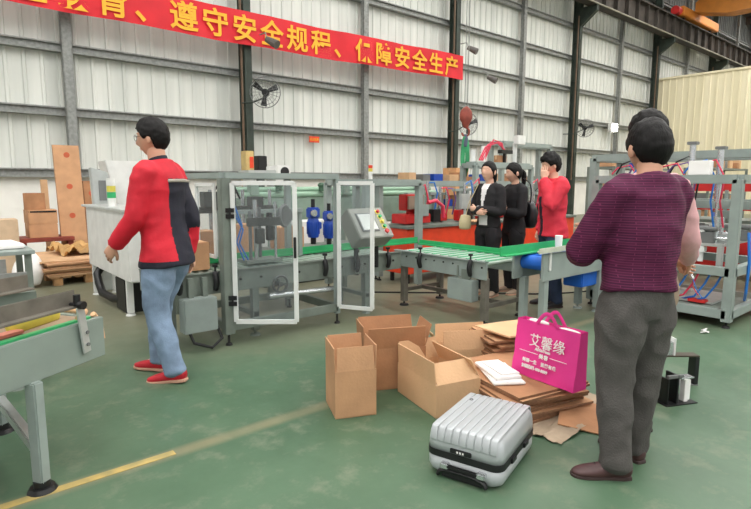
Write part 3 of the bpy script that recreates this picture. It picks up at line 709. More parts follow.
# background machinery: long pale green rollers / ducts
t = thing('ducted_machine', 'pale green machine with long horizontal rollers behind the blue motors', 'machine', (4.6, 7.0, 0))
mb = MB(); mb.b2((3.5, 6.9, .72), (7.2, 7.5, 1.15)); mb.build('body', TANK, t, bev=.02)
for z in (1.2, 1.27):
    mb = MB(); mb.cyl((3.4, 6.95+(z-1.2)*2, z), (7.3, 6.95+(z-1.2)*2, z), .045, 12); mb.build('roller', mat('green_pipe', rgb(140, 172, 148), .5), t, smooth=True)
for x in (3.6, 5.2, 6.9):
    mb = MB(); mb.b2((x-.04, 6.95, 0), (x+.04, 7.05, 1.25)); mb.b2((x-.06, 6.86, 1.2), (x+.06, 6.98, 1.36)); mb.build('stand', TANK, t)
for x in (4.0, 4.75, 5.6):
    mb = MB(); mb.cyl((x, 6.9, 1.25), (x, 6.9, 1.33), .05, 10); mb.ell((x, 6.9, 1.34), .07, .05, .04); mb.build('valve', mat('valve_green', rgb(60, 92, 70), .5), t, smooth=True)

# white storage cabinets along the wall (pale shapes)
for i, (x, y, z, lb) in enumerate(((4.1, 6.35, .85, 'white machine cover standing behind the blue motors'),)):
    t = thing('white_cabinet', lb, 'cabinet', (x, y, 0))
    mb = MB(); mb.b2((x-.75, y-.1, .1), (x+.5, y+.25, z)); mb.build('body', WHITE, t, bev=.01)
    mb = MB(); mb.b2((x-.7, y-.06, 0), (x+.45, y+.2, .1)); mb.build('plinth', RUBBER, t)
    mb = MB(); mb.b2((x-.28, y-.115, .3), (x+.0, y-.1, .78)); mb.build('door', PAPER, t, bev=.004)
    mb = MB(); mb.b2((x-.66, y-.112, .5), (x-.56, y-.1, .76)); mb.build('green_label', TANK, t)

# ================================================================ CARTONS
def closed_box(x, y, z, w, d, h, rz, label, m_=CARD, group=None, tape=True):
    t = thing('cardboard_box', label, 'box', (x, y, z), rz, group)
    mb = MB(); mb.b2((-w/2, -d/2, 0), (w/2, d/2, h)); mb.build('body', m_, t, bev=.006, world=False)
    if tape:
        mb = MB(); mb.b2((-w/2-.001, -.025, h-.001), (w/2+.001, .025, h+.0015)); mb.b2((-w/2-.0015, -.025, h-.08), (-w/2, .025, h)); mb.build('tape', CARDL, t, world=False)
    return t
closed_box(2.15, 5.35, .63, .30, .24, .26, 0, 'brown carton behind the enclosure door, leftmost on the machine bed', CARDD)
closed_box(2.62, 5.42, .63, .34, .26, .30, 5, 'brown carton seen through the clear door, left of the tape reel')
closed_box(3.20, 5.36, .63, .30, .26, .25, -3, 'brown carton left of the blue gear motor', CARD)
closed_box(1.75, 4.6, .63, .26, .3, .24, 3, 'brown carton on the conveyor behind the walking man', CARD)
closed_box(8.85, 6.66, 1.772, .3, .1, .14, 2, 'flat carton inside the hose rig above the women', CARDD)
closed_box(11.0, 7.6, 2.3, .1, .1, .1, 2, 'tiny carton on top of the tallest frame', CARDD) if 0 else None

# boxes back left
t = thing('wooden_bench', 'low dark wooden bench under the cartons by the white wall', 'bench', (1.45, 10.1, 0))
mb = MB(); mb.b2((1.15, 9.85, .44), (1.9, 10.45, .5)); mb.build('top', RUST, t)
for x in (1.2, 1.85):
    mb = MB(); mb.b2((x-.04, 9.9, 0), (x+.04, 10.4, .44)); mb.build('leg', RUST, t)
closed_box(1.49, 10.15, .50, .4, .4, .22, 0, 'carton on the wooden bench, lower of two stacked', CARD)
closed_box(1.49, 10.15, .72, .4, .4, .22, 2, 'carton with a black strip, upper of two stacked on the bench', CARD)
mb = MB(); mb.cyl((0, 0, 0), (0, 0, .26), .15, 24); mb.m = 1; mb.cyl((0, 0, .258), (0, 0, .262), .12, 24)
o = mb.build('cardboard_tube', [CARDD, CEDGE], smooth=True, fix=False); o.location = (1.42, 10.15, .943); tag(o, 'wide round cardboard drum on top of the stacked cartons', 'drum')
mb = MB(); mb.b2((1.3, 9.944, .90), (1.68, 9.948, .925)); tag(mb.build('packing_strap', BLACK, loc=(1.5, 9.94, .9)), 'black strap across the upper carton front', 'strap')

def stamp_sheet(name, label, x0, x1, y, z0, z1, lean, m_, dots):
    t = thing(name, label, 'cardboard', (x0, y, z0))
    a = lean; mb = MB(); th = .07
    vs = [(x0, y, z0), (x1, y, z0), (x1+.0, y+a, z1), (x0+.0, y+a, z1)]
    vs += [(p[0], p[1]+th, p[2]) for p in vs]
    mb.add(vs, [(0, 1, 2, 3), (7, 6, 5, 4), (0, 4, 5, 1), (1, 5, 6, 2), (2, 6, 7, 3), (3, 7, 4, 0)]); mb.build('panel', m_, t)
    for fx, fz in dots:
        x = x0+(x1-x0)*fx; z = z0+(z1-z0)*fz; mb = MB()
        yy = y+a*fz-.003; mb.cyl((x, yy, z), (x, yy-.003, z), .045, 16); mb.build('red_stamp', mat('stamp_red', rgb(196, 96, 66), .8), t)
stamp_sheet('tall_carton', 'tall upright flat carton with red round stamps, leaning at the back left', 1.74, 2.12, 9.95, 0, 1.98, .25, CARD, ((.5, .42), (.5, .66), (.5, .92)))
stamp_sheet('tall_carton', 'shorter upright carton with red stamps right of the tallest one', 2.15, 2.38, 10.05, 0, 1.40, .15, CARDD, ((.5, .85), (.5, .35)))
stamp_sheet('tall_carton', 'narrow pale carton edge left of the tallest one', 1.62, 1.72, 10.62, 0, 1.42, .15, CARDL, ())
# pallet and flattened stack
t = thing('wooden_pallet', 'wooden pallet on the floor under the cardboard stack', 'pallet', (1.7, 8.75, 0), 3)
for y in (-.5, 0, .5):
    for x in (-.38, 0, .38):
        mb = MB(); mb.b2((x-.05, y-.06, 0), (x+.05, y+.06, .1)); mb.build('block', WOOD, t, world=False)
for i in range(7):
    mb = MB(); x = -.42+.14*i; mb.b2((x-.05, -.58, .1), (x+.05, .58, .122)); mb.build('deck_board', WOOD, t, world=False)
for i in range(9):
    rnd = random.Random(i)
    mb = MB(); mb.b2((-.5, -.62, 0), (.5, .62, .022)); o = mb.build('flattened_carton', (CARDL, CARD, CARDL)[i % 3]); o.location = (1.68+rnd.uniform(-.04, .04), 8.75+rnd.uniform(-.04, .04), .123+.0235*i); o.rotation_euler = (0, 0, R(3+rnd.uniform(-5, 5)))
    tag(o, 'flattened carton in the neat stack on the wooden pallet', 'cardboard', 'flattened cartons on the pallet')
def crumpled(name, label, cat, cx, cy, z, w, d, amp, m_, rz=0, seed=0, nx=26, ny=20, curve=0):
    mb = MB(); vs = []; fs = []
    for j in range(ny+1):
        for i in range(nx+1):
            u, v = i/nx-.5, j/ny-.5
            p = V((u*5, v*5, seed*3.1)); h = amp*(.5+.9*noise.noise(p)+.4*noise.noise(p*3))
            e_ = .035*w*noise.noise(V((u*8, v*8, seed+9)))
            vs.append((u*w+e_, v*d+e_, max(.002, h)+curve*(u*u+v*v)))
    k0 = len(vs); vs += [(a, b_, c_-.0015) for a, b_, c_ in vs]
    for j in range(ny):
        for i in range(nx):
            a = j*(nx+1)+i; fs += [(a, a+1, a+nx+2, a+nx+1), (k0+a+nx+1, k0+a+nx+2, k0+a+1, k0+a)]
    mb.add(vs, fs); o = mb.build(name, m_, smooth=2, fix=False); o.location = (cx, cy, z); o.rotation_euler = (0, 0, R(rz)); return tag(o, label, cat)
crumpled('wrapping_paper', 'crumpled golden brown wrapping paper on top of the pallet stack', 'paper', 1.8, 8.95, .335, .72, .72, .15, GOLD, 10, 3)
mb = MB(); mb.loft([((1.0, 8.2, .06), .14, .06), ((1.02, 8.25, .2), .18, .13), ((1.05, 8.3, .36), .14, .1), ((1.06, 8.32, .46), .06, .05)], n=14)
tag(mb.build('white_sack', PAPER, smooth=2, loc=(1.0, 8.2, 0)), 'white plastic sack heaped beside the pallet', 'sack')

# left clutter tables
t = thing('side_table', 'grey steel side table with white sheets at the far left', 'table', (.5, 6.8, 0))
mb = MB(); mb.b2((-.3, 6.5, .64), (.88, 7.3, .68)); mb.build('tabletop', STEEL, t, bev=.005)
for x, y in ((.82, 6.56), (.82, 7.24), (-.2, 6.56), (-.2, 7.24)):
    mb = MB(); mb.b2((x-.03, y-.03, 0), (x+.03, y+.03, .64)); mb.build('leg', STEELD, t)
mb = MB(); mb.box((.35, 6.95, .71), (.9, .55, .05), (0, 0, .1)); tag(mb.build('paper_stack', PAPER, bev=.01, loc=(.35, 6.95, .68)), 'stack of white sheets on the far left table', 'paper')
closed_box(.35, 8.6, 0, .5, .5, .82, 10, 'pale box behind the far left table', mat('pale_box', rgb(196, 186, 172), .7))
closed_box(.85, 9.9, 0, .55, .4, .82, 0, 'beige box left of the stacked cartons', mat('beige_box', rgb(206, 180, 150), .7))

# ================================================================ LEFT WHITE MACHINE
t = thing('white_machine', 'white machine cabinet with chute, left behind the walking man', 'machine', (1.56, 5.66, 0))
mb = MB(); mb.prism([(5.66, .37), (7.35, .37), (7.35, 1.09), (5.66, 1.09)], 'x', 1.56, 1.86); mb.build('housing', WHITE, t, bev=.012)
mb = MB(); mb.b2((1.52, 5.62, 1.085), (1.9, 7.39, 1.11)); mb.build('lid', ALU, t, bev=.004)
mb = MB(); mb.b2((1.54, 6.3, .62), (1.56, 6.34, .76)); mb.build('latch', REDP, t)
for x, y in ((1.6, 5.85), (1.82, 5.85), (1.6, 7.25), (1.82, 7.25)):
    mb = MB(); mb.b2((x-.03, y-.03, .03), (x+.03, y+.03, .38)); foot(mb, x, y, .05, .03); mb.build('leg', WFRAME, t)
mb = MB(); mb.tube([(1.62, 7.0, .38), (1.55, 6.95, .30), (1.55, 6.9, .2), (1.55, 6.75, .1), (1.58, 6.4, .09), (1.66, 6.1, .12)], .045, 10); mb.build('black_duct', BLACK, t, smooth=True)
mb = MB(); mb.b2((1.58, 5.95, .0), (1.84, 6.3, .36)); mb.build('drive_unit', BLACK, t, bev=.01)
tower(1.66, 6.55, 1.11, 'white signal tower with amber and green rings on the white machine', ('g', 'y', 'w'), 1.55)
t = thing('white_hopper', 'tall white hopper cover behind the walking man\'s shoulder', 'machine', (2.0, 7.7, 0))
mb = MB(); mb.prism([(2.05, .1), (2.7, .1), (2.7, 1.5), (2.4, 1.66), (1.90, 1.66), (2.02, 1.1)], 'y', 7.7, 8.1); mb.build('cover', WHITE, t, bev=.01)
mb = MB(); mb.b2((2.25, 7.68, 1.0), (2.65, 7.7, 1.46)); mb.build('opening', RIM, t)
mb = MB(); mb.b2((2.1, 7.75, 0), (2.65, 8.05, .1)); mb.build('plinth', RUBBER, t)
t = thing('grey_lift_column', 'slim grey column unit with panel left of the white hopper', 'machine', (1.78, 7.42, 0))
mb = MB(); mb.prism([(1.72, 0), (1.90, 0), (1.86, 1.5), (1.66, 1.56)], 'y', 7.42, 7.55); mb.build('body', ALU, t, bev=.01)
mb = MB(); mb.b2((1.74, 7.405, 1.15), (1.82, 7.42, 1.4)); mb.build('panel', RIM, t)

# things at the foot of the first column
t = thing('yellow_cabinet', 'narrow yellow post cabinet at the foot of the first column', 'cabinet', (5.77, 11.3, 0))
mb = MB(); mb.b2((5.67, 11.2, 0), (5.87, 11.45, 2.08)); mb.build('body', mat('pale_yellow', rgb(206, 180, 120), .6), t, bev=.01)
mb = MB(); mb.b2((5.76, 11.185, 1.7), (5.85, 11.2, 1.95)); mb.build('notice', REDO, t)
mb = MB(); mb.b2((5.70, 11.185, .5), (5.72, 11.2, .9)); mb.build('handle', RIM, t)
t = thing('electric_box', 'dark open electric box beside the first column', 'electric box', (6.15, 11.3, 0))
mb = MB(); mb.b2((5.98, 11.2, 1.62), (6.2, 11.5, 1.98)); mb.build('box', BLACK, t, bev=.01)
mb = MB(); mb.b2((6.02, 11.25, 0), (6.15, 11.4, 1.63)); mb.build('stand', COLG, t)
t = thing('white_blower', 'white blower housing with round opening on top of the back machine', 'machine', (5.32, 9.2, 0))
mb = MB(); mb.b2((5.17, 9.0, 0), (5.49, 9.4, 1.70)); mb.build('housing', WHITE, t, bev=.02)
mb = MB(); mb.cyl((5.35, 8.999, 1.58), (5.35, 8.985, 1.58), .09, 24); mb.build('round_opening', BLACK, t, smooth=True)
mb = MB(); mb.b2((4.6, 9.0, 1.5), (5.165, 9.4, 1.6)); mb.b2((4.65, 9.05, 0), (4.75, 9.35, 1.5)); mb.build('shelf', ALU, t)
closed_box(12.0, 10.6, 0, .55, .5, 1.80, 0, 'tall orange brown carton at the foot of the second column', mat('orange_carton', rgb(214, 160, 112), .8), tape=True)
# shelf racks far behind right
def rack(x, y, w, d, h, n_, rz, label, seed):
    t = thing('storage_rack', label, 'shelf', (x, y, 0), rz)
    for a in (-w/2, w/2):
        for b_ in (-d/2, d/2):
            mb = MB(); mb.b2((a-.03, b_-.03, 0), (a+.03, b_+.03, h)); mb.build('upright', STEELD, t, world=False)
    for i in range(n_):
        z = .3+(h-.35)*i/(n_-1); mb = MB(); mb.b2((-w/2, -d/2, z), (w/2, d/2, z+.05)); mb.build('shelf_board', STEELD, t, world=False)
    rnd = random.Random(seed); q = Matrix.Rotation(R(rz), 3, 'Z')
    for i in range(n_):
        z = .355+(h-.35)*i/(n_-1); a = -w/2+.22
        while a < w/2-.2:
            p = q @ V((a, rnd.uniform(-.05, .05), 0)); hh = rnd.uniform(.15, .3)
            bw = rnd.uniform(.2, .32)
            c_ = rnd.choice([CARD, CARDD, CARDL, BLUE, RIM])
            o_name = 'brown' if c_ in (CARD, CARDD, CARDL) else ('blue' if c_ is BLUE else 'grey')
            closed_box(x+p.x, y+p.y, z, bw, d*.7, hh, rz, 'small %s box on the storage rack %s' % (o_name, label.split(' rack ')[-1]), c_, '%s boxes on the rack %s' % (o_name, label.split(' rack ')[-1]), False)
            a += bw+rnd.uniform(.06, .2)
rack(9.9, 8.3, 4.4, .5, 1.36, 3, 0, 'grey storage rack behind the test stands and the two women', 12)
rack(13.5, 6.2, 3.0, .6, 1.75, 4, 0, 'grey storage rack in the far background behind the red-jacketed man', 5)
rack(17.5, 5.6, 3.0, .6, 1.8, 4, 0, 'grey storage rack far back between the men and the cream wall', 8)

# ================================================================ RIGHT GANTRY MACHINES
t = frame('test_bench', 'large grey steel frame test bench at the right edge', 5.83, 6.95, 1.68, 3.05, 1.46, .085, low=(.54, .13))
TB = t
mb = MB(); mb.b2((5.85, 1.7, .165), (6.93, 3.03, .175)); mb.build('lower_shelf', STEELD, t)
mb = MB(); mb.b2((5.95, 1.8, .76), (6.9, 2.95, .79)); mb.b2((5.95, 1.8, .56), (6.0, 1.85, .76)); mb.b2((6.85, 2.9, .56), (6.9, 2.95, .76)); mb.build('work_plate', ALU, t, bev=.003)
mb = MB(); mb.b2((6.3, 1.68, .58), (6.36, 3.05, 1.4)) if 0 else mb.bar((6.35, 2.35, .56), (6.35, 2.35, 1.42), .06); mb.build('inner_post', STEEL, t)
for (x, y, z1) in ((6.1, 2.19, 1.80), (6.1, 1.93, 1.74)):
    mb = MB(); mb.cyl((x, y, 1.2), (x, y, z1-.02), .03, 14); mb.build('air_cylinder', CHROME, t, smooth=True)
    mb = MB(); mb.b2((x-.045, y-.045, z1-.03), (x+.045, y+.045, z1)); mb.build('cylinder_cap', RIM, t, bev=.004)
    mb = MB(); mb.cyl((x, y, .95), (x, y, 1.2), .012, 10); mb.b2((x-.05, y-.05, .9), (x+.05, y+.05, .96)); mb.build('piston_rod', CHROME, t, smooth=True)
mb = MB(); mb.b2((5.88, 1.95, 1.46), (5.98, 2.14, 1.60)); mb.build('white_module', PAPER, t, bev=.005)
rnd = random.Random(4)
hn = [HOSER, CABLEB, BLACK, HOSEP, HOSER, BLACK, CABLEB, HOSEP, BLACK, HOSER]
for i in range(10):
    y = 1.8+.09*i+.1*rnd.random(); x = 5.98+.1*rnd.random(); a = rnd.uniform(.05, .2)
    mb = MB(); mb.tube([(x, y, .95), (x-.02, y+.04, 1.2), (x+.02, y+.03, 1.44), (x+.03, y+.12, 1.5+a), (x, y+.25, 1.5+a*.6), (x+.02, y+.32, 1.48)], .009, 6); mb.build('air_hose', hn[i], t, smooth=True)
for i in range(5):
    y = 1.75+.1*i; mb = MB(); mb.tube([(5.9, y, .55), (5.86, y+.05, .4), (5.9, y+.15, .25), (5.98, y+.3, .19), (6.1, y+.5, .19)], .01, 6); mb.build('air_hose', [CABLEB, CABLEB, HOSER, CABLEB, BLACK][i], t, smooth=True)
mb = MB(); mb.tube([(6.2, 1.66, .9), (6.15, 1.62, .6), (6.2, 1.64, .3), (6.4, 1.7, .19)], .014, 6); mb.build('blue_hose', CABLEB, t, smooth=True)
mb = MB(); mb.b2((5.9, 1.9, .19), (6.0, 2.06, .22)); mb.build('red_valve', REDP, t, bev=.004)
mb = MB(); mb.b2((5.95, 1.85, .18), (6.6, 2.9, .2)); mb.b2((5.95, 2.2, .2), (6.2, 2.5, .26)); mb.build('valve_tray', ALU, t)
for i in range(30):
    x = 5.98+rnd.random()**2*.8; y = 1.8+1.1*rnd.random(); mb = MB(); k_ = i % 4
    if k_ == 0: mb.cyl((x, y, .79), (x, y, .9+.15*rnd.random()), .03, 12); c_ = CHROME
    elif k_ == 1: mb.b2((x-.06, y-.05, .79), (x+.06, y+.05, .84+.06*rnd.random())); c_ = ALU
    elif k_ == 2: mb.b2((x-.03, y-.1, .79), (x+.03, y+.1, .9)); mb.cyl((x, y-.12, .93), (x, y+.12, .93), .025, 10); c_ = RIM
    else: mb.b2((x-.05, y-.04, .79), (x+.05, y+.04, .95)); c_ = BLACK
    mb.build('fixture', c_, t, bev=.004)
for y in (2.0, 2.16, 2.4, 2.62):
    mb = MB(); mb.cyl((5.98, y, .60), (5.98, y, .92), .026, 12); mb.b2((5.94, y-.04, .70), (6.02, y+.04, .75)); mb.build('air_cylinder', WFRAME if y < 2.1 else CHROME, t, smooth=True)
mb = MB(); mb.cyl((6.0, 1.75, .84), (6.0, 2.9, .84), .018, 10); mb.cyl((6.15, 1.75, .88), (6.15, 2.9, .88), .018, 10); mb.build('guide_rod', CHROME, t, smooth=True)
t = frame('test_bench', 'grey steel frame bench standing behind the large one at the right', 7.5, 8.3, .6, 3.98, 1.78, .10, low=(1.12,))
mb = MB(); mb.b2((7.6, .7, .8), (8.25, 3.9, .85)); mb.build('work_plate', STEELD, t)
t = redmachine(8.9, 9.7, .2, 4.6, .85, 'long red machine behind the test benches at the right', m_=REDP)
mb = MB(); mb.b2((9.2, .2, .98), (9.3, 4.4, 1.14)); mb.b2((9.2, .2, 1.26), (9.3, 4.4, 1.38)); mb.build('red_rail', REDP, t)
for y in (.4, 1.4, 2.4, 3.4, 4.3):
    mb = MB(); mb.b2((9.3, y-.04, .85), (9.38, y+.04, 1.4)); mb.build('rail_post', STEEL, t)
stT = t
rnd = random.Random(2)
for i in range(9):
    y = .5+.45*i; mb = MB(); mb.b2((9.0, y-.1, .86), (9.15, y+.1, .92+.1*rnd.random())); mb.cyl((9.05, y, .9), (9.05, y, 1.2+.1*rnd.random()), .025, 8); mb.build('station_tool', rnd.choice([ALU, RIM, STEEL, BLACK]), t)
mb = MB(); mb.box((0, 0, .01), (.06, .05, .012), (.3, .2, .3)); mb.box((.04, .03, .012), (.05, .03, .01), (-.3, .4, 1)); mb.box((-.05, .01, .008), (.04, .03, .006), (.1, .3, 2))
o = mb.build('paper_scrap', PAPER); o.location = (5.5, 1.74, .006); tag(o, 'crumpled white paper scrap on the floor by the bench foot', 'paper')

# ================================================================ LEFT FOREGROUND CONVEYOR D
ang = 33.; u = V((math.cos(R(ang)), math.sin(R(ang)), 0)); w = V((-u.y, u.x, 0))
t = thing('belt_conveyor', 'grey green conveyor in the left foreground on black feet', 'conveyor', (.66, 2.94, 0))
E0 = V((.66, 2.94, 0))
def dl(a, b_, z): return E0+u*a+w*b_+V((0, 0, z))     # a along (negative = towards the viewer), b across, z up
PG = mat('pale_green_panel', rgb(134, 146, 139), .5, 0, .05, 4)
mb = MB(); mb.bar(dl(-2.2, 0, .605), dl(0, 0, .605), .03, .20); mb.bar(dl(-2.2, .62, .605), dl(0, .62, .605), .03, .20); mb.bar(dl(-.015, 0, .605), dl(-.015, .62, .605), .03, .2); mb.build('side_plate', PG, t, bev=.004)
mb = MB(); mb.bar(dl(-2.2, .31, .69), dl(-.03, .31, .69), .56, .02); mb.build('belt', mat('belt_beige', rgb(150, 130, 108), .8, 0, .1), t)
mb = MB(); mb.bar(dl(-2.2, .03, .708), dl(-.05, .03, .708), .03, .012); mb.build('green_strip', GREENP, t)
mb = MB(); mb.bar(dl(-2.2, .12, .712), dl(-.35, .12, .712), .05, .014); mb.build('red_strip', mat('faded_red_strip', rgb(198, 122, 104), .7), t)
mb = MB(); mb.tube([dl(-.12, .02, .72), dl(.0, .1, .722), dl(.04, .3, .715), dl(.03, .5, .70)], .016, 8); mb.tube([dl(-.02, .03, .72), dl(.03, .04, .66), dl(.02, .02, .58)], .014, 8); mb.build('edge_tube', CARDL, t, smooth=True)
for (a, b_) in ((-.45, .05), (-.45+.42, .70), (-1.9, .05), (-1.9, .58)):
    p = dl(a, b_, 0)
    if (a, b_) == (-.45, .05): p = V((.32, 2.705, 0))
    if b_ == .70: p = V((.25, 3.52, 0))
    mb = MB(); mb.bar((p.x, p.y, .04), (p.x, p.y, .51), .06, .05, up=tuple(u)); o = mb.build('leg', STEEL, t, bev=.006)
    mb = MB(); mb.cyl((p.x, p.y, 0), (p.x, p.y, .022), .062, 20, .05); mb.cyl((p.x, p.y, .022), (p.x, p.y, .05), .035, 14); mb.build('foot_pad', BLACK, o, smooth=True)
mb = MB(); mb.bar((.32, 2.705, .19), (.25, 3.52, .19), .045, .05); mb.build('crossbar', ALU, t, bev=.006)
# side guides on brackets
for b_, z, a1 in ((.0, .79, -.13), (.50, .81, .05)):
    mb = MB(); mb.bar(dl(-2.2, b_, z), dl(a1, b_, z), .05, .010); mb.bar(dl(-2.2, b_+.025, z+.042), dl(a1, b_+.025, z+.038), .010, .075); mb.build('guide_rail', LEGD, t, bev=.003)
mb = MB(); mb.bar(dl(-.13, -.03, .56), dl(-.16, -.035, .79), .045, .012, up=tuple(w)); mb.build('bracket', ALU, t, bev=.003)
mb = MB(); mb.cyl(dl(-.16, -.05, .80), dl(-.16, .02, .80), .010, 8); mb.cyl(dl(-.16, -.06, .80), dl(-.16, -.035, .80), .02, 10); mb.cyl(dl(-.16, -.02, .80), dl(-.16, -.02, .85), .016, 8); mb.build('clamp_knob', BLACK, t, smooth=True)
for z in (.60, .66):
    mb = MB(); mb.cyl(dl(-.13, -.03, z), dl(-.13, -.045, z), .009, 8); mb.build('bolt', RIM, t)
mb = MB(); mb.bar(dl(-.13, .64, .56), dl(-.3, .6, .86), .04, .012, up=tuple(w)); mb.build('bracket', ALU, t)
mb = MB(); mb.loft([(dl(-.36, .16, .725), .05, .03), (dl(-.28, .17, .735), .055, .04), (dl(-.1, .19, .735), .05, .035)], n=12, side=(0, 0, 1)); tag(mb.build('yellow_cloth', YEL, smooth=2, loc=tuple(dl(-.28, .17, .70))), 'yellow cloth roll lying on the left foreground conveyor', 'cloth')
# items on far part
mb = MB(); mb.loft([(dl(-.62, .3, .71), .05, .035), (dl(-.5, .3, .735), .06, .04), (dl(-.38, .33, .72), .04, .03)], n=12, side=(0, 0, 1)); tag(mb.build('black_glove', BLACK, smooth=2, loc=tuple(dl(-.5, .3, .7))), 'black work glove between the rails of the left conveyor', 'glove')
# another conveyor end further left
t = thing('belt_conveyor', 'grey conveyor end with rails behind the left foreground conveyor', 'conveyor', (.45, 4.2, 0))
mb = MB(); mb.b2((-1.5, 4.15, .5), (.55, 4.18, .66)); mb.b2((-1.5, 4.75, .5), (.55, 4.78, .66)); mb.build('side_plate', STEELD, t)
mb = MB(); mb.b2((-1.5, 4.18, .62), (.55, 4.75, .64)); mb.build('belt', mat('belt_dark', rgb(100, 104, 96), .7), t)
mb = MB(); mb.b2((-1.5, 4.1, .68), (.5, 4.12, .80)); mb.b2((-1.5, 4.7, .7), (.45, 4.72, .82)); mb.build('guide_rail', GALV, t)
for x, y in ((.4, 4.2), (.4, 4.72), (-1.3, 4.2), (-1.3, 4.72)):
    mb = MB(); mb.b2((x-.03, y-.03, .04), (x+.03, y+.03, .5)); foot(mb, x, y); mb.build('leg', STEELD, t)
mb = MB(); mb.bar((.3, 4.12, .6), (.3, 4.12, .8), .03, .012); mb.bar((-.3, 4.12, .6), (-.3, 4.12, .8), .03, .012); mb.build('bracket', ALU, t)
mb = MB(); mb.box((.2, 4.45, .665), (.2, .28, .04), (0, 0, .4)); tag(mb.build('cardboard_scrap', CARDL, loc=(.2, 4.45, .64)), 'small cardboard scrap on the left rear conveyor', 'cardboard')

# ================================================================ OPEN CARTONS
def open_box(x, y, rz, w, d, h, fl, label, angs, m_=CARD, th=.006):
    """x,y = near-left corner; w along local x, d along local y; angs: tilt of front, right, back, left flap (0 = upright, + outwards)"""
    t = thing('open_carton', label, 'box', (x, y, 0), rz)
    mb = MB()
    mb.b2((0, 0, 0), (w, d, th)); mb.b2((0, 0, 0), (w, th, h)); mb.b2((0, d-th, 0), (w, d, h)); mb.b2((0, th, 0), (th, d-th, h)); mb.b2((w-th, th, 0), (w, d-th, h))
    mb.build('body', m_, t, world=False)
    for i, a in enumerate(angs):
        if a is None: continue
        a = R(a); o_ = (V((0, 0, h)), V((w, 0, h)), V((w, d, h)), V((0, d, h)))[i]
        al = (V((1, 0, 0)), V((0, 1, 0)), V((-1, 0, 0)), V((0, -1, 0)))[i]; L = (w, d, w, d)[i]
        ou = (V((0, -1, 0)), V((1, 0, 0)), V((0, 1, 0)), V((-1, 0, 0)))[i]
        up = V((0, 0, 1))*math.cos(a)+ou*math.sin(a); nn = al.cross(up)
        e_ = .008
        P = [o_+al*e_, o_+al*(L-e_), o_+al*(L-e_*2)+up*fl, o_+al*e_*2+up*fl]
        inn = -ou*th*math.cos(a)+V((0, 0, 1))*th*math.sin(a)
        mb = MB(); mb.add(P+[p+inn for p in P], [(0, 1, 2, 3), (7, 6, 5, 4), (0, 4, 5, 1), (1, 5, 6, 2), (2, 6, 7, 3), (3, 7, 4, 0)])
        mb.build('flap', m_, t, world=False)
    return t
open_box(1.765, 2.45, -24, .25, .29, .285, .14, 'tall open carton nearest the walking man, leftmost of the boxes', (-8, 3, 6, 2))
open_box(2.17, 2.67, -27, .42, .28, .285, .15, 'open reddish carton behind the leftmost carton', (12, 18, 14, 4), CARDD)
open_box(2.225, 2.08, -14, .32, .47, .20, .135, 'wide open carton with white papers inside, next to the suitcase', (-38, -28, 8, 4), CARDL)
open_box(2.84, 2.60, -30, .42, .22, .16, .14, 'shallow open carton behind the wide one, in front of the green floor', (-10, 20, 10, 30), CARDL)
mb = MB(); mb.box((0, 0, .0), (.13, .11, .15), (0, 0, .3)); o = mb.build('paper_bundle', PAPER, bev=.01); o.location = (2.40, 2.30, .084); tag(o, 'white paper bundle inside the wide open carton', 'paper')
# stack of flat cartons
rnd = random.Random(11)
def sheet(x, y, z, w, d, rz, lb, grp, m_=CARD, th=.014):
    mb = MB(); mb.b2((-w/2, -d/2, 0), (w/2, d/2, th)); mb.m = 0
    o = mb.build('flattened_carton', [m_, CEDGE], fix=True)
    for p in o.data.polygons:
        if abs(p.normal.z) < .5: p.material_index = 1
    o.location = (x, y, z); o.rotation_euler = (0, 0, R(rz)); return tag(o, lb, 'cardboard', grp)
G1 = 'flattened cartons in the low stack under the pink bag'
for i in range(11):
    top = i == 10
    sheet(2.84+rnd.uniform(-.03, .03), 1.97+rnd.uniform(-.03, .03), .008+.0155*i, .56, .70, -14+rnd.uniform(-5, 5) if not top else -12,
          'flattened carton in the low stack under the pink bag' if not top else 'top sheet of the low cardboard stack under the pink bag', G1 if not top else None, CARD if i % 2 else CARDD)
G2 = 'flattened cartons in the rear higher stack'
for i in range(16):
    sheet(3.38+rnd.uniform(-.03, .03), 2.38+rnd.uniform(-.03, .03), .002+.0165*i, .52, .42, -22+rnd.uniform(-7, 7),
          'flattened carton in the higher stack behind the pink bag', G2, CARDD if i % 3 else CARD)
mb = MB(); mb.box((0, 0, .012), (.5, .36, .012), (0, .04, 0)); o = mb.build('loose_carton_sheet', CARDL); o.location = (3.36, 2.34, .283); o.rotation_euler = (0, 0, R(-8)); tag(o, 'loose pale cardboard sheet on the higher rear stack', 'cardboard')
mb = MB(); mb.box((0, 0, .004), (.34, .22, .006), (0, 0, 0)); o = mb.build('loose_carton_sheet', CARDD); o.location = (2.86, 1.53, .03); o.rotation_euler = (R(6), R(-6), R(28)); tag(o, 'loose brown cardboard piece sticking out below the pink bag', 'cardboard')
crumpled('kraft_sheet', 'dull grey brown paper sheet on the floor between suitcase and trousers', 'paper', 2.88, 1.60, .002, .80, .30, .022, KRAFT, 4, 5)
for i, (x, y, z, rz, w_, d_) in enumerate(((2.71, 1.99, .180, -34, .20, .36), (2.71, 2.01, .199, -26, .17, .31))):
    mb = MB(); mb.box((0, 0, .009), (w_, d_, .018)); mb.box((.02, .01, .021), (w_*.8, d_*.85, .008), (0, .02, .06)) if i else None
    o = mb.build('paper_packet', PAPER, bev=.006); o.location = (x, y, z); o.rotation_euler = (0, 0, R(rz)); tag(o, ('white papers lying on the low cardboard stack, lower layer', 'white papers lying on the low cardboard stack, upper layer')[i], 'paper')

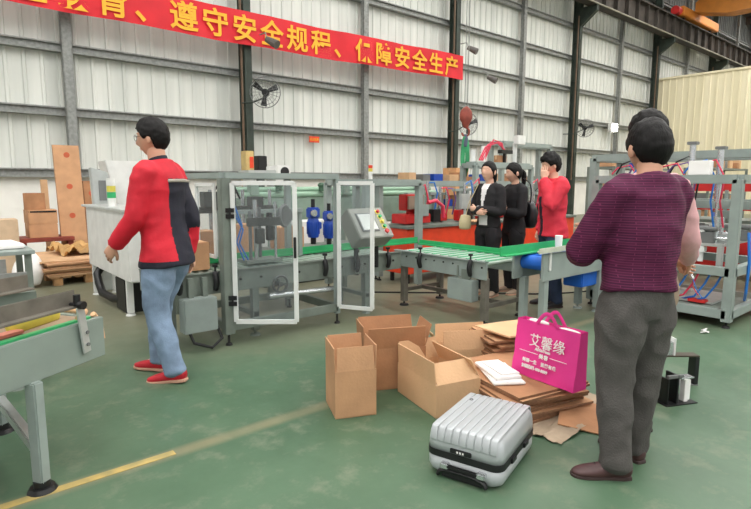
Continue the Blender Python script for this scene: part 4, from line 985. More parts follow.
# pink bag
t = thing('shopping_bag', 'magenta shopping bag with white lettering standing on the cardboard stack', 'bag', (2.79, 1.73, .181))
bz = .181
A = V((2.83, 1.99, bz)); B_ = V((2.78, 1.53, bz)); dirx = (B_-A).normalized(); bk = V((-dirx.y, dirx.x, 0)); W_ = (B_-A).length
if bk.x < 0: bk = -bk
H_ = .345; D_ = .12; ln = bk*.02
mb = MB(); vs = []; fs = []
nx, nz = 16, 12
def bag_pt(s_, side, h_):   # s_ 0..1 across, side 0 front 1 back, h_ 0..1 up
    taper = 1-.45*h_
    off = bk*(D_*(side*taper + (1-taper)*.5))
    wv = .010*noise.noise(V((s_*4, h_*4, side*7)))
    return A+dirx*W_*s_+V((0, 0, H_*h_))+off+bk*wv+ln*h_
for side in (0, 1):
    for j in range(nz+1):
        for i in range(nx+1): vs.append(bag_pt(i/nx, side, j/nz))
k1 = (nx+1)*(nz+1)
for j in range(nz):
    for i in range(nx):
        a = j*(nx+1)+i; fs += [(a, a+1, a+nx+2, a+nx+1), (k1+a+nx+1, k1+a+nx+2, k1+a+1, k1+a)]
    for i in (0, nx):
        a = j*(nx+1)+i; fs.append((a, a+nx+1, k1+a+nx+1, k1+a))
for i in range(nx): fs.append((i, k1+i, k1+i+1, i+1))
mb.add(vs, fs); mb.build('body', BAGP, t, smooth=True)
for side in (0, 1):
    mb = MB(); pts = []
    for k_ in range(11):
        s_ = .34+.32*k_/10; hh = H_*.98+.075*math.sin(math.pi*k_/10)
        p = bag_pt(s_, side, 1); pts.append((V((p.x, p.y, bz+hh))+bk*(.01 if side else -.004), .012, .003))
    mb.loft(pts, n=8, side=(0, 0, 1), sub=0, dome=False); mb.build('handle', BAGP, t, smooth=True)
mb = MB(); nf = -bk
def btxt(s_, x, z, size, wt=0., step=None):
    text_geo(mb, s_, size, A+dirx*x+V((0, 0, z))-bk*.012+bk*((z/H_)*(D_*.225+.02)), dirx, V((0, 0, 1))+bk*(D_*.225+.02)/H_, wt, step)
btxt('艾馨缘', .12, .205, .085, .0, .088); btxt('AiXinYuan', .17, .178, .026, .0006); btxt('美容', .205, .140, .03, .001, .036)
btxt('美丽一生 温馨有缘', .085, .095, .026, .0006, .028); btxt('加盟热线 400-8899', .085, .058, .024, .001)
mb.bar(A+dirx*.05+V((0, 0, .155))-bk*.006+bk*.02, A+dirx*.19+V((0, 0, .155))-bk*.006+bk*.02, .003); mb.bar(A+dirx*.28+V((0, 0, .155))-bk*.006+bk*.02, A+dirx*.40+V((0, 0, .155))-bk*.006+bk*.02, .003)
mb.build('printing', PAPER, t)
for i, (s_, hw, hz) in enumerate(((.30, .075, .05), (.78, .075, .04), (.12, .03, .03))):
    p = A+dirx*W_*s_+bk*(D_*.5)+V((0, 0, H_*.86))+ln
    mb = MB(); mb.loft([(p-V((0, 0, .12)), hw*.9, .012), (p, hw, .022), (p+V((0, 0, hz)), hw*.95, .018)], side=tuple(dirx), n=12, e=3.5)
    tag(mb.build('wrapped_package', PAPER, smooth=True, loc=tuple(p)), ('white wrapped package in the left half of the pink bag', 'white wrapped package in the right half of the pink bag', 'small white packet at the left corner of the pink bag')[i], 'package')

# suitcase
t = thing('suitcase', 'silver ribbed hard-shell suitcase lying flat in the foreground', 'suitcase', (2.055, 1.60, 0), 17)
L_, Wd = .50, .375
def shell(z0, z1, grooves, inset=0):
    mb = MB(); prof = [(z0, .03), (z0+.03*(1 if z1 > z0 else -1), .008), (z0+.06*(1 if z1 > z0 else -1), 0), (z1, 0)]
    return mb
def rrect(hx, hy, r, n_=7):
    pts = []
    for cx, cy, a0 in ((hx-r, hy-r, 0), (-hx+r, hy-r, 90), (-hx+r, -hy+r, 180), (hx-r, -hy+r, 270)):
        for i in range(n_+1): a = R(a0+90*i/n_); pts.append((cx+r*math.cos(a), cy+r*math.sin(a)))
    return pts
def stack_(mb, layers):
    o0 = len(mb.v); n_ = len(layers[0][1]); vs = []; fs = []
    for z, pts in layers: vs += [(x, y, z) for x, y in pts]
    for j in range(len(layers)-1):
        for i in range(n_): i2 = (i+1) % n_; fs.append((j*n_+i, j*n_+i2, (j+1)*n_+i2, (j+1)*n_+i))
    fs.append(tuple(range(n_-1, -1, -1))); fs.append(tuple((len(layers)-1)*n_+i for i in range(n_)))
    mb.add(vs, fs)
hx_, hy_ = L_/2, Wd/2
mb = MB(); stack_(mb, [(.128, rrect(hx_, hy_, .05)), (.165, rrect(hx_, hy_, .05)), (.205, rrect(hx_-.004, hy_-.004, .05)), (.228, rrect(hx_-.016, hy_-.016, .05)), (.238, rrect(hx_-.034, hy_-.034, .05)), (.240, rrect(hx_-.05, hy_-.05, .05))])
mb.build('lid_shell', SUIT, t, smooth=2, world=False)
for i in range(9):
    y = -.148+.037*i; mb = MB(); mb.loft([((hx_+.0005, y, .14), .0165, .003), ((hx_-.002, y, .20), .0165, .003), ((hx_-.014, y, .229), .0165, .003), ((hx_-.045, y, .2405), .0165, .003), ((0, y, .2415), .0165, .003), ((-hx_+.045, y, .2405), .0165, .003), ((-hx_+.014, y, .229), .0165, .003), ((-hx_+.002, y, .20), .0165, .003), ((-hx_-.0005, y, .175), .0165, .003)], n=12, side=(0, 1, 0), sub=3, e=4)
    mb.build('rib', SUIT, t, smooth=2, world=False)
mb = MB(); stack_(mb, [(.0, rrect(hx_-.045, hy_-.045, .04)), (.006, rrect(hx_-.03, hy_-.03, .045)), (.025, rrect(hx_-.008, hy_-.008, .05)), (.05, rrect(hx_, hy_, .05)), (.1, rrect(hx_, hy_, .05))])
mb.build('base_shell', SUIT, t, smooth=2, world=False)
mb = MB(); stack_(mb, [(.098, rrect(hx_+.003, hy_+.003, .052)), (.13, rrect(hx_+.003, hy_+.003, .052))]); mb.build('zip_band', BLACK, t, smooth=True, world=False)
mb = MB(); mb.b2((-hx_-.008, -.045, .135), (-hx_+.01, .06, .157)); mb.build('combination_lock', BLACK, t, bev=.003, world=False)
mb = MB()
for i in range(3): mb.b2((-hx_-.0095, -.01+.014*i, .141), (-hx_-.007, -.002+.014*i, .151))
mb.build('lock_digits', PAPER, t, world=False)
mb = MB(); mb.b2((-hx_-.028, -.10, .062), (-hx_-.012, .08, .082)); mb.build('side_handle', BLACK, t, bev=.005, world=False)
for y in (-.1, .08):
    mb = MB(); mb.b2((-hx_-.03, y-.02, .058), (-hx_+.004, y+.02, .084)); mb.build('handle_end', CHROME, t, bev=.004, world=False)
mb = MB(); mb.loft([((-hx_-.004, y_, z_), .014, .01) for y_, z_ in ((-.12, .012), (-.105, .035), (-.06, .046), (0, .048), (.06, .046), (.105, .035), (.12, .012))], n=8, side=(1, 0, 0)); mb.b2((-hx_-.004, -.1, .008), (-hx_+.01, .1, .036)); mb.build('handle_recess', BLACK, t, smooth=True, world=False)
mb = MB(); mb.ring((hx_-.12, hy_-.07, .2465), .009, .002, (0, 0, 1), 14); mb.build('emblem', RIM, t, world=False)
for x in (.08, -.1):
    mb = MB(); mb.b2((x-.03, -hy_-.012, .095), (x+.03, -hy_+.004, .12)); mb.build('side_latch', BLACK, t, bev=.003, world=False)
for x in (-.18, .2):
    for y in (-hy_-.004, hy_-.0):
        pass

# metal brackets on the floor at the right
def bracket(x, y, rz, label, parts):
    t = thing('metal_bracket', label, 'metal part', (x, y, 0), rz)
    for nm, a, b_, m_ in parts:
        mb = MB(); mb.b2(a, b_); mb.build(nm, m_, t, bev=.002, world=False)
bracket(3.62, 1.32, -25, 'black metal bracket frame on the floor beside the grey trousers', (
    ('side_plate', (-.12, -.1, 0), (-.11, .02, .17), BLACK), ('side_plate', (-.05, -.1, 0), (-.035, .0, .19), BLACK), ('top_bar', (-.12, -.1, .17), (.0, -.08, .19), RIM),
    ('foot_plate', (-.14, -.12, 0), (.10, .03, .006), BLACK), ('white_block', (.02, -.09, .006), (.05, -.05, .15), PAPER), ('white_block', (.06, -.07, .006), (.085, -.03, .14), PAPER), ('silver_cap', (.0, -.08, .15), (.1, -.02, .16), CHROME)))
bracket(3.90, 1.42, -40, 'black U-shaped metal bracket with silver clip on top', (
    ('side_plate', (-.13, -.04, 0), (-.1, .04, .22), BLACK), ('side_plate', (.13, -.04, 0), (.16, .04, .2), BLACK), ('top_plate', (-.13, -.04, .2), (.16, .04, .21), mat('bronze', rgb(84, 76, 66), .4, .4)),
    ('silver_clip', (-.08, -.03, .21), (-.01, .03, .3), CHROME), ('silver_clip', (-.07, -.04, .21), (-.06, .04, .33), WFRAME), ('silver_clip', (-.02, -.04, .21), (-.01, .04, .33), WFRAME), ('foot_plate', (-.13, -.05, 0), (.16, .05, .005), RIM)))

# ================================================================ PEOPLE
def remesh(mb, name, mats, parent, vox=.013, smooth_it=4, folds=0., fseed=0, extra=None, idx=None, fs_=(6, 6, 9)):
    me = bpy.data.meshes.new('tmp'); me.from_pydata([tuple(p) for p in mb.v], [], mb.f)
    bm = bmesh.new(); bm.from_mesh(me); bmesh.ops.recalc_face_normals(bm, faces=bm.faces); bm.to_mesh(me); bm.free()
    ob = bpy.data.objects.new('tmp', me); COL.objects.link(ob)
    r_ = ob.modifiers.new('r', 'REMESH'); r_.mode = 'VOXEL'; r_.voxel_size = vox
    s_ = ob.modifiers.new('s', 'SMOOTH'); s_.factor = .5; s_.iterations = smooth_it
    dg = bpy.context.evaluated_depsgraph_get(); m2 = bpy.data.meshes.new_from_object(ob.evaluated_get(dg)); m2.name = name
    bpy.data.objects.remove(ob); bpy.data.meshes.remove(me)
    if folds:
        nr = [v.normal.copy() for v in m2.vertices]
        for v, q_ in zip(m2.vertices, nr):
            p = V((v.co.x*fs_[0], v.co.y*fs_[1], v.co.z*fs_[2]+fseed*7)); k_ = noise.noise(p)
            v.co += q_*folds*((1-2*abs(k_)) - .5 + .5*noise.noise(p*2.3))
    if extra is not None and extra.v:
        bm = bmesh.new(); bm.from_mesh(m2); e2 = bpy.data.meshes.new('e'); e2.from_pydata([tuple(p) for p in extra.v], [], extra.f)
        for p, mi in zip(e2.polygons, extra.mi): p.material_index = mi
        b2 = bmesh.new(); b2.from_mesh(e2); bmesh.ops.recalc_face_normals(b2, faces=b2.faces); b2.to_mesh(e2); b2.free()
        bm.from_mesh(e2); bm.to_mesh(m2); bm.free(); bpy.data.meshes.remove(e2)
    if not isinstance(mats, (list, tuple)): mats = [mats]
    m2.materials.clear()
    for q_ in mats: m2.materials.append(q_)
    if idx:
        for p in m2.polygons: p.material_index = idx(p.center)
    m2.shade_smooth()
    o = bpy.data.objects.new(name, m2); COL.objects.link(o); o.parent = parent; return o
def lerp(a, b_, t_): return a+(b_-a)*t_
def ss(a, b_, x): t_ = max(0, min(1, (x-a)/(b_-a))); return t_*t_*(3-2*t_)
def headpt(d, fem=False):
    """surface point of the head in direction d (x right, y forward, z up), origin = head centre"""
    x, y, z = d
    ax, ay, az = .076, .094, .117
    k_ = 1/math.sqrt((x/ax)**2+(y/ay)**2+(z/az)**2); p = V((x, y, z))*k_
    low = ss(.0, -.11, p.z)
    p.x *= 1-.30*low; 
    if p.y < 0: p.y *= 1-.38*low
    else: p.y *= 1-.06*low
    p.x *= 1+.05*math.exp(-((p.z-.04)/.05)**2)
    if p.y > .02:
        f_ = ss(.03, .07, p.y)
        nz_ = math.exp(-(p.x/.0115)**2)*max(0, ss(.028, -.028, p.z))*(1 if p.z > -.034 else math.exp(-((p.z+.034)/.007)**2))
        p.y += f_*.021*nz_
        p.y -= f_*.007*math.exp(-((abs(p.x)-.031)/.015)**2-((p.z-.012)/.012)**2)
        p.y += f_*.004*math.exp(-((p.z-.034)/.01)**2-(p.x/.05)**2)
        p.y += f_*.006*math.exp(-((p.z+.060)/.010)**2-(p.x/.024)**2)
        p.y += f_*.006*math.exp(-((p.z+.098)/.014)**2-(p.x/.022)**2)
    return p
def dirs(nu=40, nv=30):
    out = []
    for j in range(nv+1):
        th = math.pi*(j+.15)/(nv+.3)
        for i in range(nu):
            a = 2*math.pi*i/nu+math.pi/2; out.append(V((math.sin(th)*math.cos(a), math.sin(th)*math.sin(a), math.cos(th))))
    return out, nu, nv
def gridfaces(nu, nv):
    fs = []
    for j in range(nv):
        for i in range(nu):
            i2 = (i+1) % nu; fs.append((j*nu+i, (j+1)*nu+i, (j+1)*nu+i2, j*nu+i2))
    fs.append(tuple(range(nu))); fs.append(tuple(nv*nu+i for i in range(nu-1, -1, -1))); return fs

def hand(mb, wr, d, nrm, side, s_=1., curl=25, thumb=1):
    """wrist WR, pointing along D, palm faces NRM; side +1/-1 = which way the thumb lies along cross(d,nrm)"""
    d = V(d).normalized(); nrm = (V(nrm)-d*V(nrm).dot(d)).normalized(); x = d.cross(nrm)*side
    wr = V(wr)
    mb.loft([(wr-d*.03*s_, .027*s_, .021*s_), (wr, .028*s_, .019*s_), (wr+d*.03*s_, .036*s_, .017*s_), (wr+d*.065*s_, .041*s_, .015*s_), (wr+d*.09*s_, .038*s_, .012*s_)], side=tuple(x), n=12, sub=2)
    for i, (o_, L) in enumerate(((.028, .070), (.009, .079), (-.010, .073), (-.028, .057))):
        p = wr+d*(.086-.004*abs(i-1))*s_+x*o_*s_; dd = (d+x*(.06*(1-i))).normalized(); r_ = .0088*s_; pts = [(p-dd*.02*s_, r_, r_), (p, r_, r_)]
        ang_ = 0
        for k_, f_ in enumerate((.45, .3, .25)):
            ang_ += R(curl*(.8+.3*k_)+4*i); v_ = dd*math.cos(ang_)+nrm*math.sin(ang_); p = p+v_*L*f_*s_; pts.append((p, r_*(.95-.1*k_), r_*(.95-.1*k_)))
        mb.loft(pts, side=tuple(x), n=8, sub=2)
    p = wr+d*.025*s_+x*.024*s_; td = (d*.75+x*.6+nrm*.35).normalized(); t2 = (d*.9+x*.15+nrm*.45).normalized()
    mb.loft([(p-td*.015*s_, .013*s_, .013*s_), (p+td*.02*s_, .0125*s_, .0125*s_), (p+td*.045*s_, .0105*s_, .0105*s_), (p+td*.045*s_+t2*.03*s_, .0085*s_, .0085*s_)], side=tuple(nrm), n=8, sub=2)

def person(label, loc, face, H, P, C):
    """P: pose joints for a 1.72 m body (x right, y forward, z up); C: clothes"""
    t = thing('person', label, 'person', loc, face-90)
    s_ = H/1.72; fem = C.get('fem', False)
    g = lambda k_, d_: V(P.get(k_, d_))*s_
    lean = V(P.get('lean', (0, 0, 0)))*s_; tw = R(P.get('twist', 0))
    def sp(z, y=0.):   # spine point
        f_ = max(0, min(1.3, (z-.92)/.5)); return V((0, y, z))*s_+lean*f_
    wid = C.get('wid', 1.); bel = C.get('belly', 0)
    shw = C.get('shw', .185 if not fem else .165)
    rot = Matrix.Rotation(tw, 3, 'Z')
    def tor(k_, top=1.45, bottom=.80, fl=1.):
        rr_ = [(.70, .168, .114, -.005), (.80, .168, .115, -.005), (.90, .168, .118, -.01), (1.0, .150, .108+bel*.5, .0), (1.10, .150, .112+bel, .008), (1.22, .165, .118+bel*.6, .005), (1.32, .175, .112, -.005), (1.385, .165, .095, -.012), (1.43, .115, .075, -.015), (1.46, .072, .066, -.01)]
        if fem: rr_ = [(z, a*(.92 if z > 1.05 else .98), b_*.9, y) for z, a, b_, y in rr_]
        for q0, q1 in zip(rr_, rr_[1:]):
            if q0[0]+1e-6 < bottom < q1[0]-1e-6: u_ = (bottom-q0[0])/(q1[0]-q0[0]); rr_ = sorted(rr_+[tuple(lerp(a, b_, u_) for a, b_ in zip(q0, q1))]); break
        out = []
        for z, a, b_, y in rr_:
            if z < bottom-1e-6 or z > top+1e-6: continue
            out.append((sp(z, y*s_), (a+k_)*s_*wid, (b_+k_)*s_*wid))
        return out
    sideT = tuple(rot @ V((1, 0, 0)))
    J = {}
    for sd, sx in (('L', -1), ('R', 1)):
        J['sh'+sd] = sp(1.375)+rot @ V((sx*shw*wid*s_, -.01*s_, 0))
        J['el'+sd] = g('el'+sd, (sx*.235, -.02, 1.10)); J['wr'+sd] = g('wr'+sd, (sx*.25, .05, .86))
        J['hp'+sd] = V((sx*.088, 0, .86))*s_; J['kn'+sd] = g('kn'+sd, (sx*.10, .015, .48)); J['an'+sd] = g('an'+sd, (sx*.105, -.03, .085))
        J['ft'+sd] = R(P.get('ft'+sd, -sx*8)); J['pt'+sd] = R(P.get('pt'+sd, 0))
    ww = .9 if fem else 1.
    # --- body
    mb = MB()
    mb.loft(tor(-.016), side=sideT, n=20)
    nk = sp(1.44, -.01*s_); hc = g('head', tuple((sp(1.60, .02)/s_))); hz = P.get('hyaw', 0); hp = P.get('hpitch', 0); hr = P.get('hroll', 0)
    mb.loft([(nk-V((0, 0, .03*s_)), .062*s_*ww, .06*s_*ww), (lerp(nk, hc, .35), .056*s_*ww, .058*s_*ww), (lerp(nk, hc, .7), .055*s_*ww, .06*s_*ww)], side=(1, 0, 0), n=14)
    for sd in 'LR':
        S, E_, Wr = J['sh'+sd], J['el'+sd], J['wr'+sd]
        mb.loft([(lerp(S, V((0, S.y, S.z)), .3), .05*s_, .05*s_), (S, .052*s_*ww, .056*s_*ww), (lerp(S, E_, .5), .045*s_*ww, .047*s_*ww), (E_, .038*s_*ww, .038*s_*ww), (lerp(E_, Wr, .3), .038*s_*ww, .036*s_*ww), (Wr, .026*s_*ww, .022*s_*ww)], side=(0, 1, 0), n=12)
        hp_, kn, an = J['hp'+sd], J['kn'+sd], J['an'+sd]
        mb.loft([(hp_+V((0, 0, .02*s_)), .066*s_, .070*s_), (hp_, .072*s_, .074*s_), (lerp(hp_, kn, .5), .066*s_, .070*s_), (kn, .054*s_, .056*s_), (lerp(kn, an, .3), .053*s_, .056*s_), (an, .037*s_, .04*s_)], side=(1, 0, 0), n=14)
        fd = V((math.sin(-J['ft'+sd]), math.cos(J['ft'+sd]), 0)); mb.loft([(an, .034*s_, .036*s_), (an+V((0, 0, -.04*s_)), .034*s_, .04*s_)], side=(1, 0, 0))
    ex = MB()
    ds, nu, nv = dirs(); hq = Euler((R(hp), R(hr), R(hz))).to_matrix(); hs = s_*C.get('hs', 1.)
    def hw(p): return hc+hq @ (p*hs)
    ex.m = 0; ex.add([hw(headpt(d)) for d in ds], gridfaces(nu, nv))
    es = C.get('es', 1.)
    for sx in (-1, 1):   # ears
        ex.ell(hw(V((sx*.081, -.006, -.006))), .011*hs, .019*hs, .031*hs, rot=hq @ Euler((R(12), 0, R(-sx*22))).to_matrix())
    for sx in (-1, 1):
        ex.m = 2; ex.ell(hw(V((sx*.031, .0765, .012))), .0135*hs, .009*hs, .006*hs*es, rot=hq)
        ex.m = 3; ex.ell(hw(V((sx*.031, .0835, .012))), .0058*hs*es, .0042*hs*es, .0056*hs*es, rot=hq)
        ex.m = 3; ex.loft([(hw(V((sx*.016, .0895, .033))), .003*hs, .002*hs), (hw(V((sx*.032, .0865, .037))), .0038*hs, .0025*hs), (hw(V((sx*.048, .0745, .032))), .002*hs, .002*hs)], side=(0, 0, 1), n=6, sub=2)
    ex.m = 1; ex.ell(hw(V((0, .0815, -.059))), .020*hs, .005*hs, .004*hs, rot=hq); ex.ell(hw(V((0, .0795, -.066))), .017*hs, .005*hs, .0045*hs, rot=hq)
    ex.m = 0
    for sd, sx in (('L', 1), ('R', -1)):
        S, E_, Wr = J['sh'+sd], J['el'+sd], J['wr'+sd]
        hd = P.get('hd'+sd) or (Wr-E_).normalized()
        pn = P.get('pn'+sd, (1 if sd == 'L' else -1, 0, 0))
        hand(ex, Wr, hd, pn, P.get('th'+sd, sx), s_*ww*.98, P.get('cu'+sd, 25))
    sk = C.get('skin', SKIN)
    remesh(mb, 'body', [sk, LIP, EYEW, EYED], t, .012*s_, 3, extra=ex)
    # --- hair
    style = C.get('hair', 'short'); ds, nu, nv = dirs(56, 40)
    pts = []
    for d in ds:
        p = headpt(d); az_ = math.atan2(d.x, d.y); fa = abs(az_)/math.pi      # 0 front, 1 back
        ks = ((0, .052), (.16, .056), (.27, .03), (.36, -.002), (.46, .006), (.55, .0), (.63, -.055), (.75, -.072), (1, -.080)) if style == 'short' else ((0, .060), (.14, .053), (.25, .032), (.34, .0), (.45, -.03), (.6, -.06), (1, -.09))
        for (a0, z0), (a1, z1) in zip(ks, ks[1:]):
            if a0 <= fa <= a1: thr = lerp(z0, z1, (fa-a0)/(a1-a0)); break
        thr += .006*noise.noise(V((az_*6, 3, C.get('seed', 0))))
        m_ = ss(thr-.007, thr+.006, p.z)
        th_ = C.get('hthick', .014)*(.75+.6*ss(.0, .1, p.z))*(1+.35*noise.noise(d*5+V((C.get('seed', 0), 0, 0))))
        if style == 'short': th_ *= 1-.25*ss(-.02, -.08, p.z)
        dn = V((d.x*1.0, d.y*.9, d.z*.75)).normalized()
        pts.append(hw(p+dn*lerp(-.010, th_, m_)))
    hm = MB(); hm.add(pts, gridfaces(nu, nv))
    if style == 'tail':
        hm.loft([(hw(V((0, -.085, .02))), .03*hs, .025*hs), (hw(V((0, -.12, -.02))), .034*hs, .03*hs), (hw(V((0, -.115, -.10))), .032*hs, .026*hs), (hw(V((0, -.10, -.19))), .022*hs, .018*hs), (hw(V((0, -.095, -.25))), .008*hs, .008*hs)], n=12)
    if style == 'long':
        hm.loft([(hw(V((0, -.06, .03))), .07*hs, .045*hs), (hw(V((0, -.075, -.05))), .072*hs, .04*hs), (hw(V((0, -.08, -.12))), .055*hs, .03*hs), (hw(V((0, -.085, -.18))), .03*hs, .02*hs)], n=14)
    hm.build('hair', HAIR, t, smooth=2, world=False)
    if C.get('glasses'):
        gm = MB()
        for sx in (-1, 1):
            c_ = hw(V((sx*.031, .099, .008))); gm.ring(c_, .020*hs, .0016, tuple(hq @ V((0, 1, 0))), 16)
            gm.tube([hw(V((sx*.052, .096, .014))), hw(V((sx*.079, .05, .014))), hw(V((sx*.083, -.005, .010)))], .0016, 5)
        gm.tube([hw(V((-.012, .102, .012))), hw(V((.012, .102, .012)))], .0016, 5)
        gm.build('glasses', BLACK, t, world=False)
    # --- trousers
    k_ = C.get('pk', .014); pm = MB(); pm.loft(tor(.006, 1.0, .80), side=(1, 0, 0), n=20)
    for sd, sx in (('L', -1), ('R', 1)):
        hp_, kn, an = J['hp'+sd], J['kn'+sd], J['an'+sd]; wt = C.get('leg', 1.)
        pm.loft([(hp_+V((0, 0, .03*s_)), (.080+k_*.5)*s_, (.092+k_*.5)*s_), (hp_-V((0, 0, .06*s_)), (.090+k_)*s_, (.1+k_)*s_), (lerp(hp_, kn, .5), (.074+k_)*s_*wt, (.08+k_)*s_*wt), (kn, (.056+k_)*s_*wt, (.06+k_)*s_*wt), (lerp(kn, an, .4), (.052+k_)*s_*wt, (.058+k_)*s_*wt), (lerp(kn, an, .85), (.046+k_)*s_*wt, (.052+k_)*s_*wt), (lerp(kn, an, 1.06), (.046+k_)*s_*wt, (.054+k_)*s_*wt)], side=(1, 0, 0), n=18)
    remesh(pm, 'trousers', C['pants'], t, .012*s_, 3, C.get('pf', .006), 1, fs_=(9, 9, 7))
    if C.get('belt'):
        bb = MB(); bb.loft([(sp(.985)-V((0, 0, 0)), .168*s_*wid, (.128+bel*.5)*s_*wid), (sp(1.02), .166*s_*wid, (.127+bel*.5)*s_*wid)], side=(1, 0, 0), n=24, sub=1, dome=False); bb.build('belt', BLACK, t, smooth=True, world=False)
    # --- shoes
    for sd, sx in (('L', -1), ('R', 1)):
        an = J['an'+sd]; a = J['ft'+sd]; fd = V((-math.sin(a), math.cos(a), 0)); rt = V((fd.y, -fd.x, 0)); pt = J['pt'+sd]
        up_ = V((0, 0, 1))*math.cos(pt)+fd*math.sin(pt); f2 = fd*math.cos(pt)-V((0, 0, 1))*math.sin(pt)
        so = an - up_*.085*s_
        def q_(y, z, w_, h_): return (so+f2*y*s_+up_*z*s_, w_*s_, h_*s_)
        sc_ = .92 if fem else 1.
        sm = MB(); sm.loft([q_(-.065, .042, .030, .034), q_(-.03, .048, .037, .044), (q_(.03, .045, .038, .042)), q_(.09*sc_, .036, .044, .031), q_(.14*sc_, .030, .045, .024), q_(.18*sc_, .025, .036, .017), q_(.20*sc_, .022, .018, .012)], side=tuple(rt), n=16, e=2.4)
        sm.loft([(an-up_*.03*s_, .042*s_, .05*s_), (an+up_*.0*s_, .045*s_, .05*s_)], side=(1, 0, 0), n=14)
        o_ = sm.build('shoe', C['shoe'], t, smooth=2, world=False)
        sl = MB(); sl.loft([q_(-.072, .010, .028, .012), q_(-.03, .010, .039, .012), q_(.04, .010, .038, .012), q_(.10*sc_, .010, .047, .011), q_(.15*sc_, .010, .047, .010), q_(.19*sc_, .011, .036, .009), q_(.208*sc_, .012, .018, .007)], side=tuple(rt), n=12, e=5)
        sl.build('sole', C.get('sole', SOLED), o_, smooth=True, world=False)
        if C.get('laces'):
            lm = MB()
            for i in range(3): lm.loft([q_(.05+.022*i, .083-.009*i, .004, .004)[:1]+(.004, .004), ] * 1 + [((so+f2*(.05+.022*i)*s_+up_*(.083-.009*i)*s_+rt*.022*s_), .003, .003)], side=None, n=6, sub=0, dome=False)
            lm.build('laces', C['laces'], o_, world=False)
    # --- top
    def sleeve(m__, sd, k2, end=1., cuff=.0, full=1.):
        S, E_, Wr = J['sh'+sd], J['el'+sd], J['wr'+sd]
        rg = [(lerp(S, V((lean.x, S.y, S.z)), .35), (.056+k2)*s_, (.060+k2)*s_), (S, (.055+k2)*s_*ww, (.060+k2)*s_*ww), (lerp(S, E_, .5), (.047+k2)*s_*ww*full, (.05+k2)*s_*ww*full), (E_, (.042+k2)*s_*ww*full, (.042+k2)*s_*ww*full), (lerp(E_, Wr, .35), (.040+k2)*s_*ww*full, (.039+k2)*s_*ww*full), (lerp(E_, Wr, end), (.030+k2+cuff)*s_*ww, (.028+k2+cuff)*s_*ww)]
        m__.loft(rg, side=(0, 1, 0), n=16)
    tp = C['top']; k2 = tp.get('k', .016); tm = MB()
    rings = tor(k2, 1.46 if tp.get('collar', True) else 1.43, tp.get('hem', .90))
    if tp.get('flare'):
        for q_i in range(tp.get('nfl', 1)): rings[q_i] = (rings[q_i][0], rings[q_i][1]+tp['flare']*s_, rings[q_i][2]+tp['flare']*s_*tp.get('fy', 1))
    tm.loft(rings, side=sideT, n=24, dome=False)
    if tp.get('collar', True): tm.loft([(nk-V((0, 0, .02*s_)), .078*s_*ww, .078*s_*ww), (nk+V((0, .004, .022*s_)), .066*s_*ww, .068*s_*ww)], side=(1, 0, 0), n=18, dome=False)
    for sd in 'LR': sleeve(tm, sd, k2, tp.get('end', .96), full=tp.get('full', 1.))
    remesh(tm, tp['name'], tp['m'], t, .012*s_, 3, tp.get('f', .006), 4, idx=(None if 'idx' not in tp else lambda c_: tp['idx'](c_/s_)))
    return t, J, hw, sp

# walking man in red and navy jacket
def jidx(c):
    # navy hem band, back panel and back of the right sleeve; red elsewhere
    if c.z < .825: return 1
    if c.x > -.085 and c.z < 1.345 and c.y < .07 and not (c.x > .15 and c.z < 1.02): return 1
    return 0
wm, JW, hwW, spW = person('man in red and navy work jacket, jeans and red shoes, walking left', (1.285, 3.775, 0), 128, 1.79,
    dict(lean=(0, .03, 0), elL=(-.215, .07, 1.10), wrL=(-.19, .24, .92), elR=(.20, -.08, 1.08), wrR=(.22, -.04, .83),
         knR=(.09, .12, .49), anR=(.09, .15, .09), ptR=-.03, knL=(-.09, .03, .48), anL=(-.09, -.08, .09), ptL=6, hyaw=14, hpitch=-3, ftL=4, ftR=-2, cuL=20, cuR=22, head=(0, .055, 1.605)),
    dict(pants=JEANS, pk=.016, pf=.009, leg=1.08, shoe=SHOER, sole=SOLE, laces=WCLOTH, glasses=True, seed=2, hthick=.020, skin=SKIN, shw=.158,
         top=dict(name='jacket', m=[RJACK, NAVY], idx=jidx, hem=.775, k=.024, f=.007, full=.95, flare=.012, nfl=2, fy=2.6)))
hq_ = 1.77/1.72
mb = MB(); mb.loft([((-.13*hq_, -.128*hq_, 1.35*hq_), .006, .010), ((.02*hq_, -.140*hq_, 1.352*hq_), .006, .011), ((.11*hq_, -.126*hq_, 1.347*hq_), .006, .010)], n=8, side=(0, 1, 0))
mb.build('reflective_strip', mat('strip_grey', rgb(170, 160, 150), .5), wm, smooth=True, world=False)
mb = MB(); mb.loft([((0, .02, 1.475*hq_), .064, .064), ((0, .028, 1.50*hq_), .061, .062)], n=20, dome=False); mb.build('inner_collar', NAVY, wm, smooth=True, world=False)

# purple shirt man from behind, arms folded
person('man in plum checked shirt and grey trousers seen from behind, arms folded', (2.54, 1.105, 0), 68, 1.665,
    dict(lean=(.03, .01, 0), elL=(-.235, .13, 1.09), wrL=(.0, .27, 1.13), elR=(.205, .09, 1.10), wrR=(-.03, .28, 1.19), hdL=V((1, .1, .1)), hdR=V((-1, .15, -.05)), pnL=(0, -1, 0), pnR=(0, -1, 0), thL=-1, thR=1,
         knL=(-.10, .0, .48), anL=(-.12, -.06, .08), knR=(.10, .03, .48), anR=(.10, .07, .08), ftL=66, ftR=4, hyaw=-14, hpitch=-10, head=(.062, .045, 1.585), twist=0),
    dict(pants=GREYT, pk=.024, pf=.010, leg=1.06, shoe=SHOEB, sole=SOLED, belly=.025, wid=1.0, shw=.165, hs=1.13, seed=5, hthick=.013, belt=False, laces=SHOES,
         top=dict(name='shirt', m=PLUM, hem=.91, k=.026, f=.008, flare=.0, full=1.08, end=.97)))
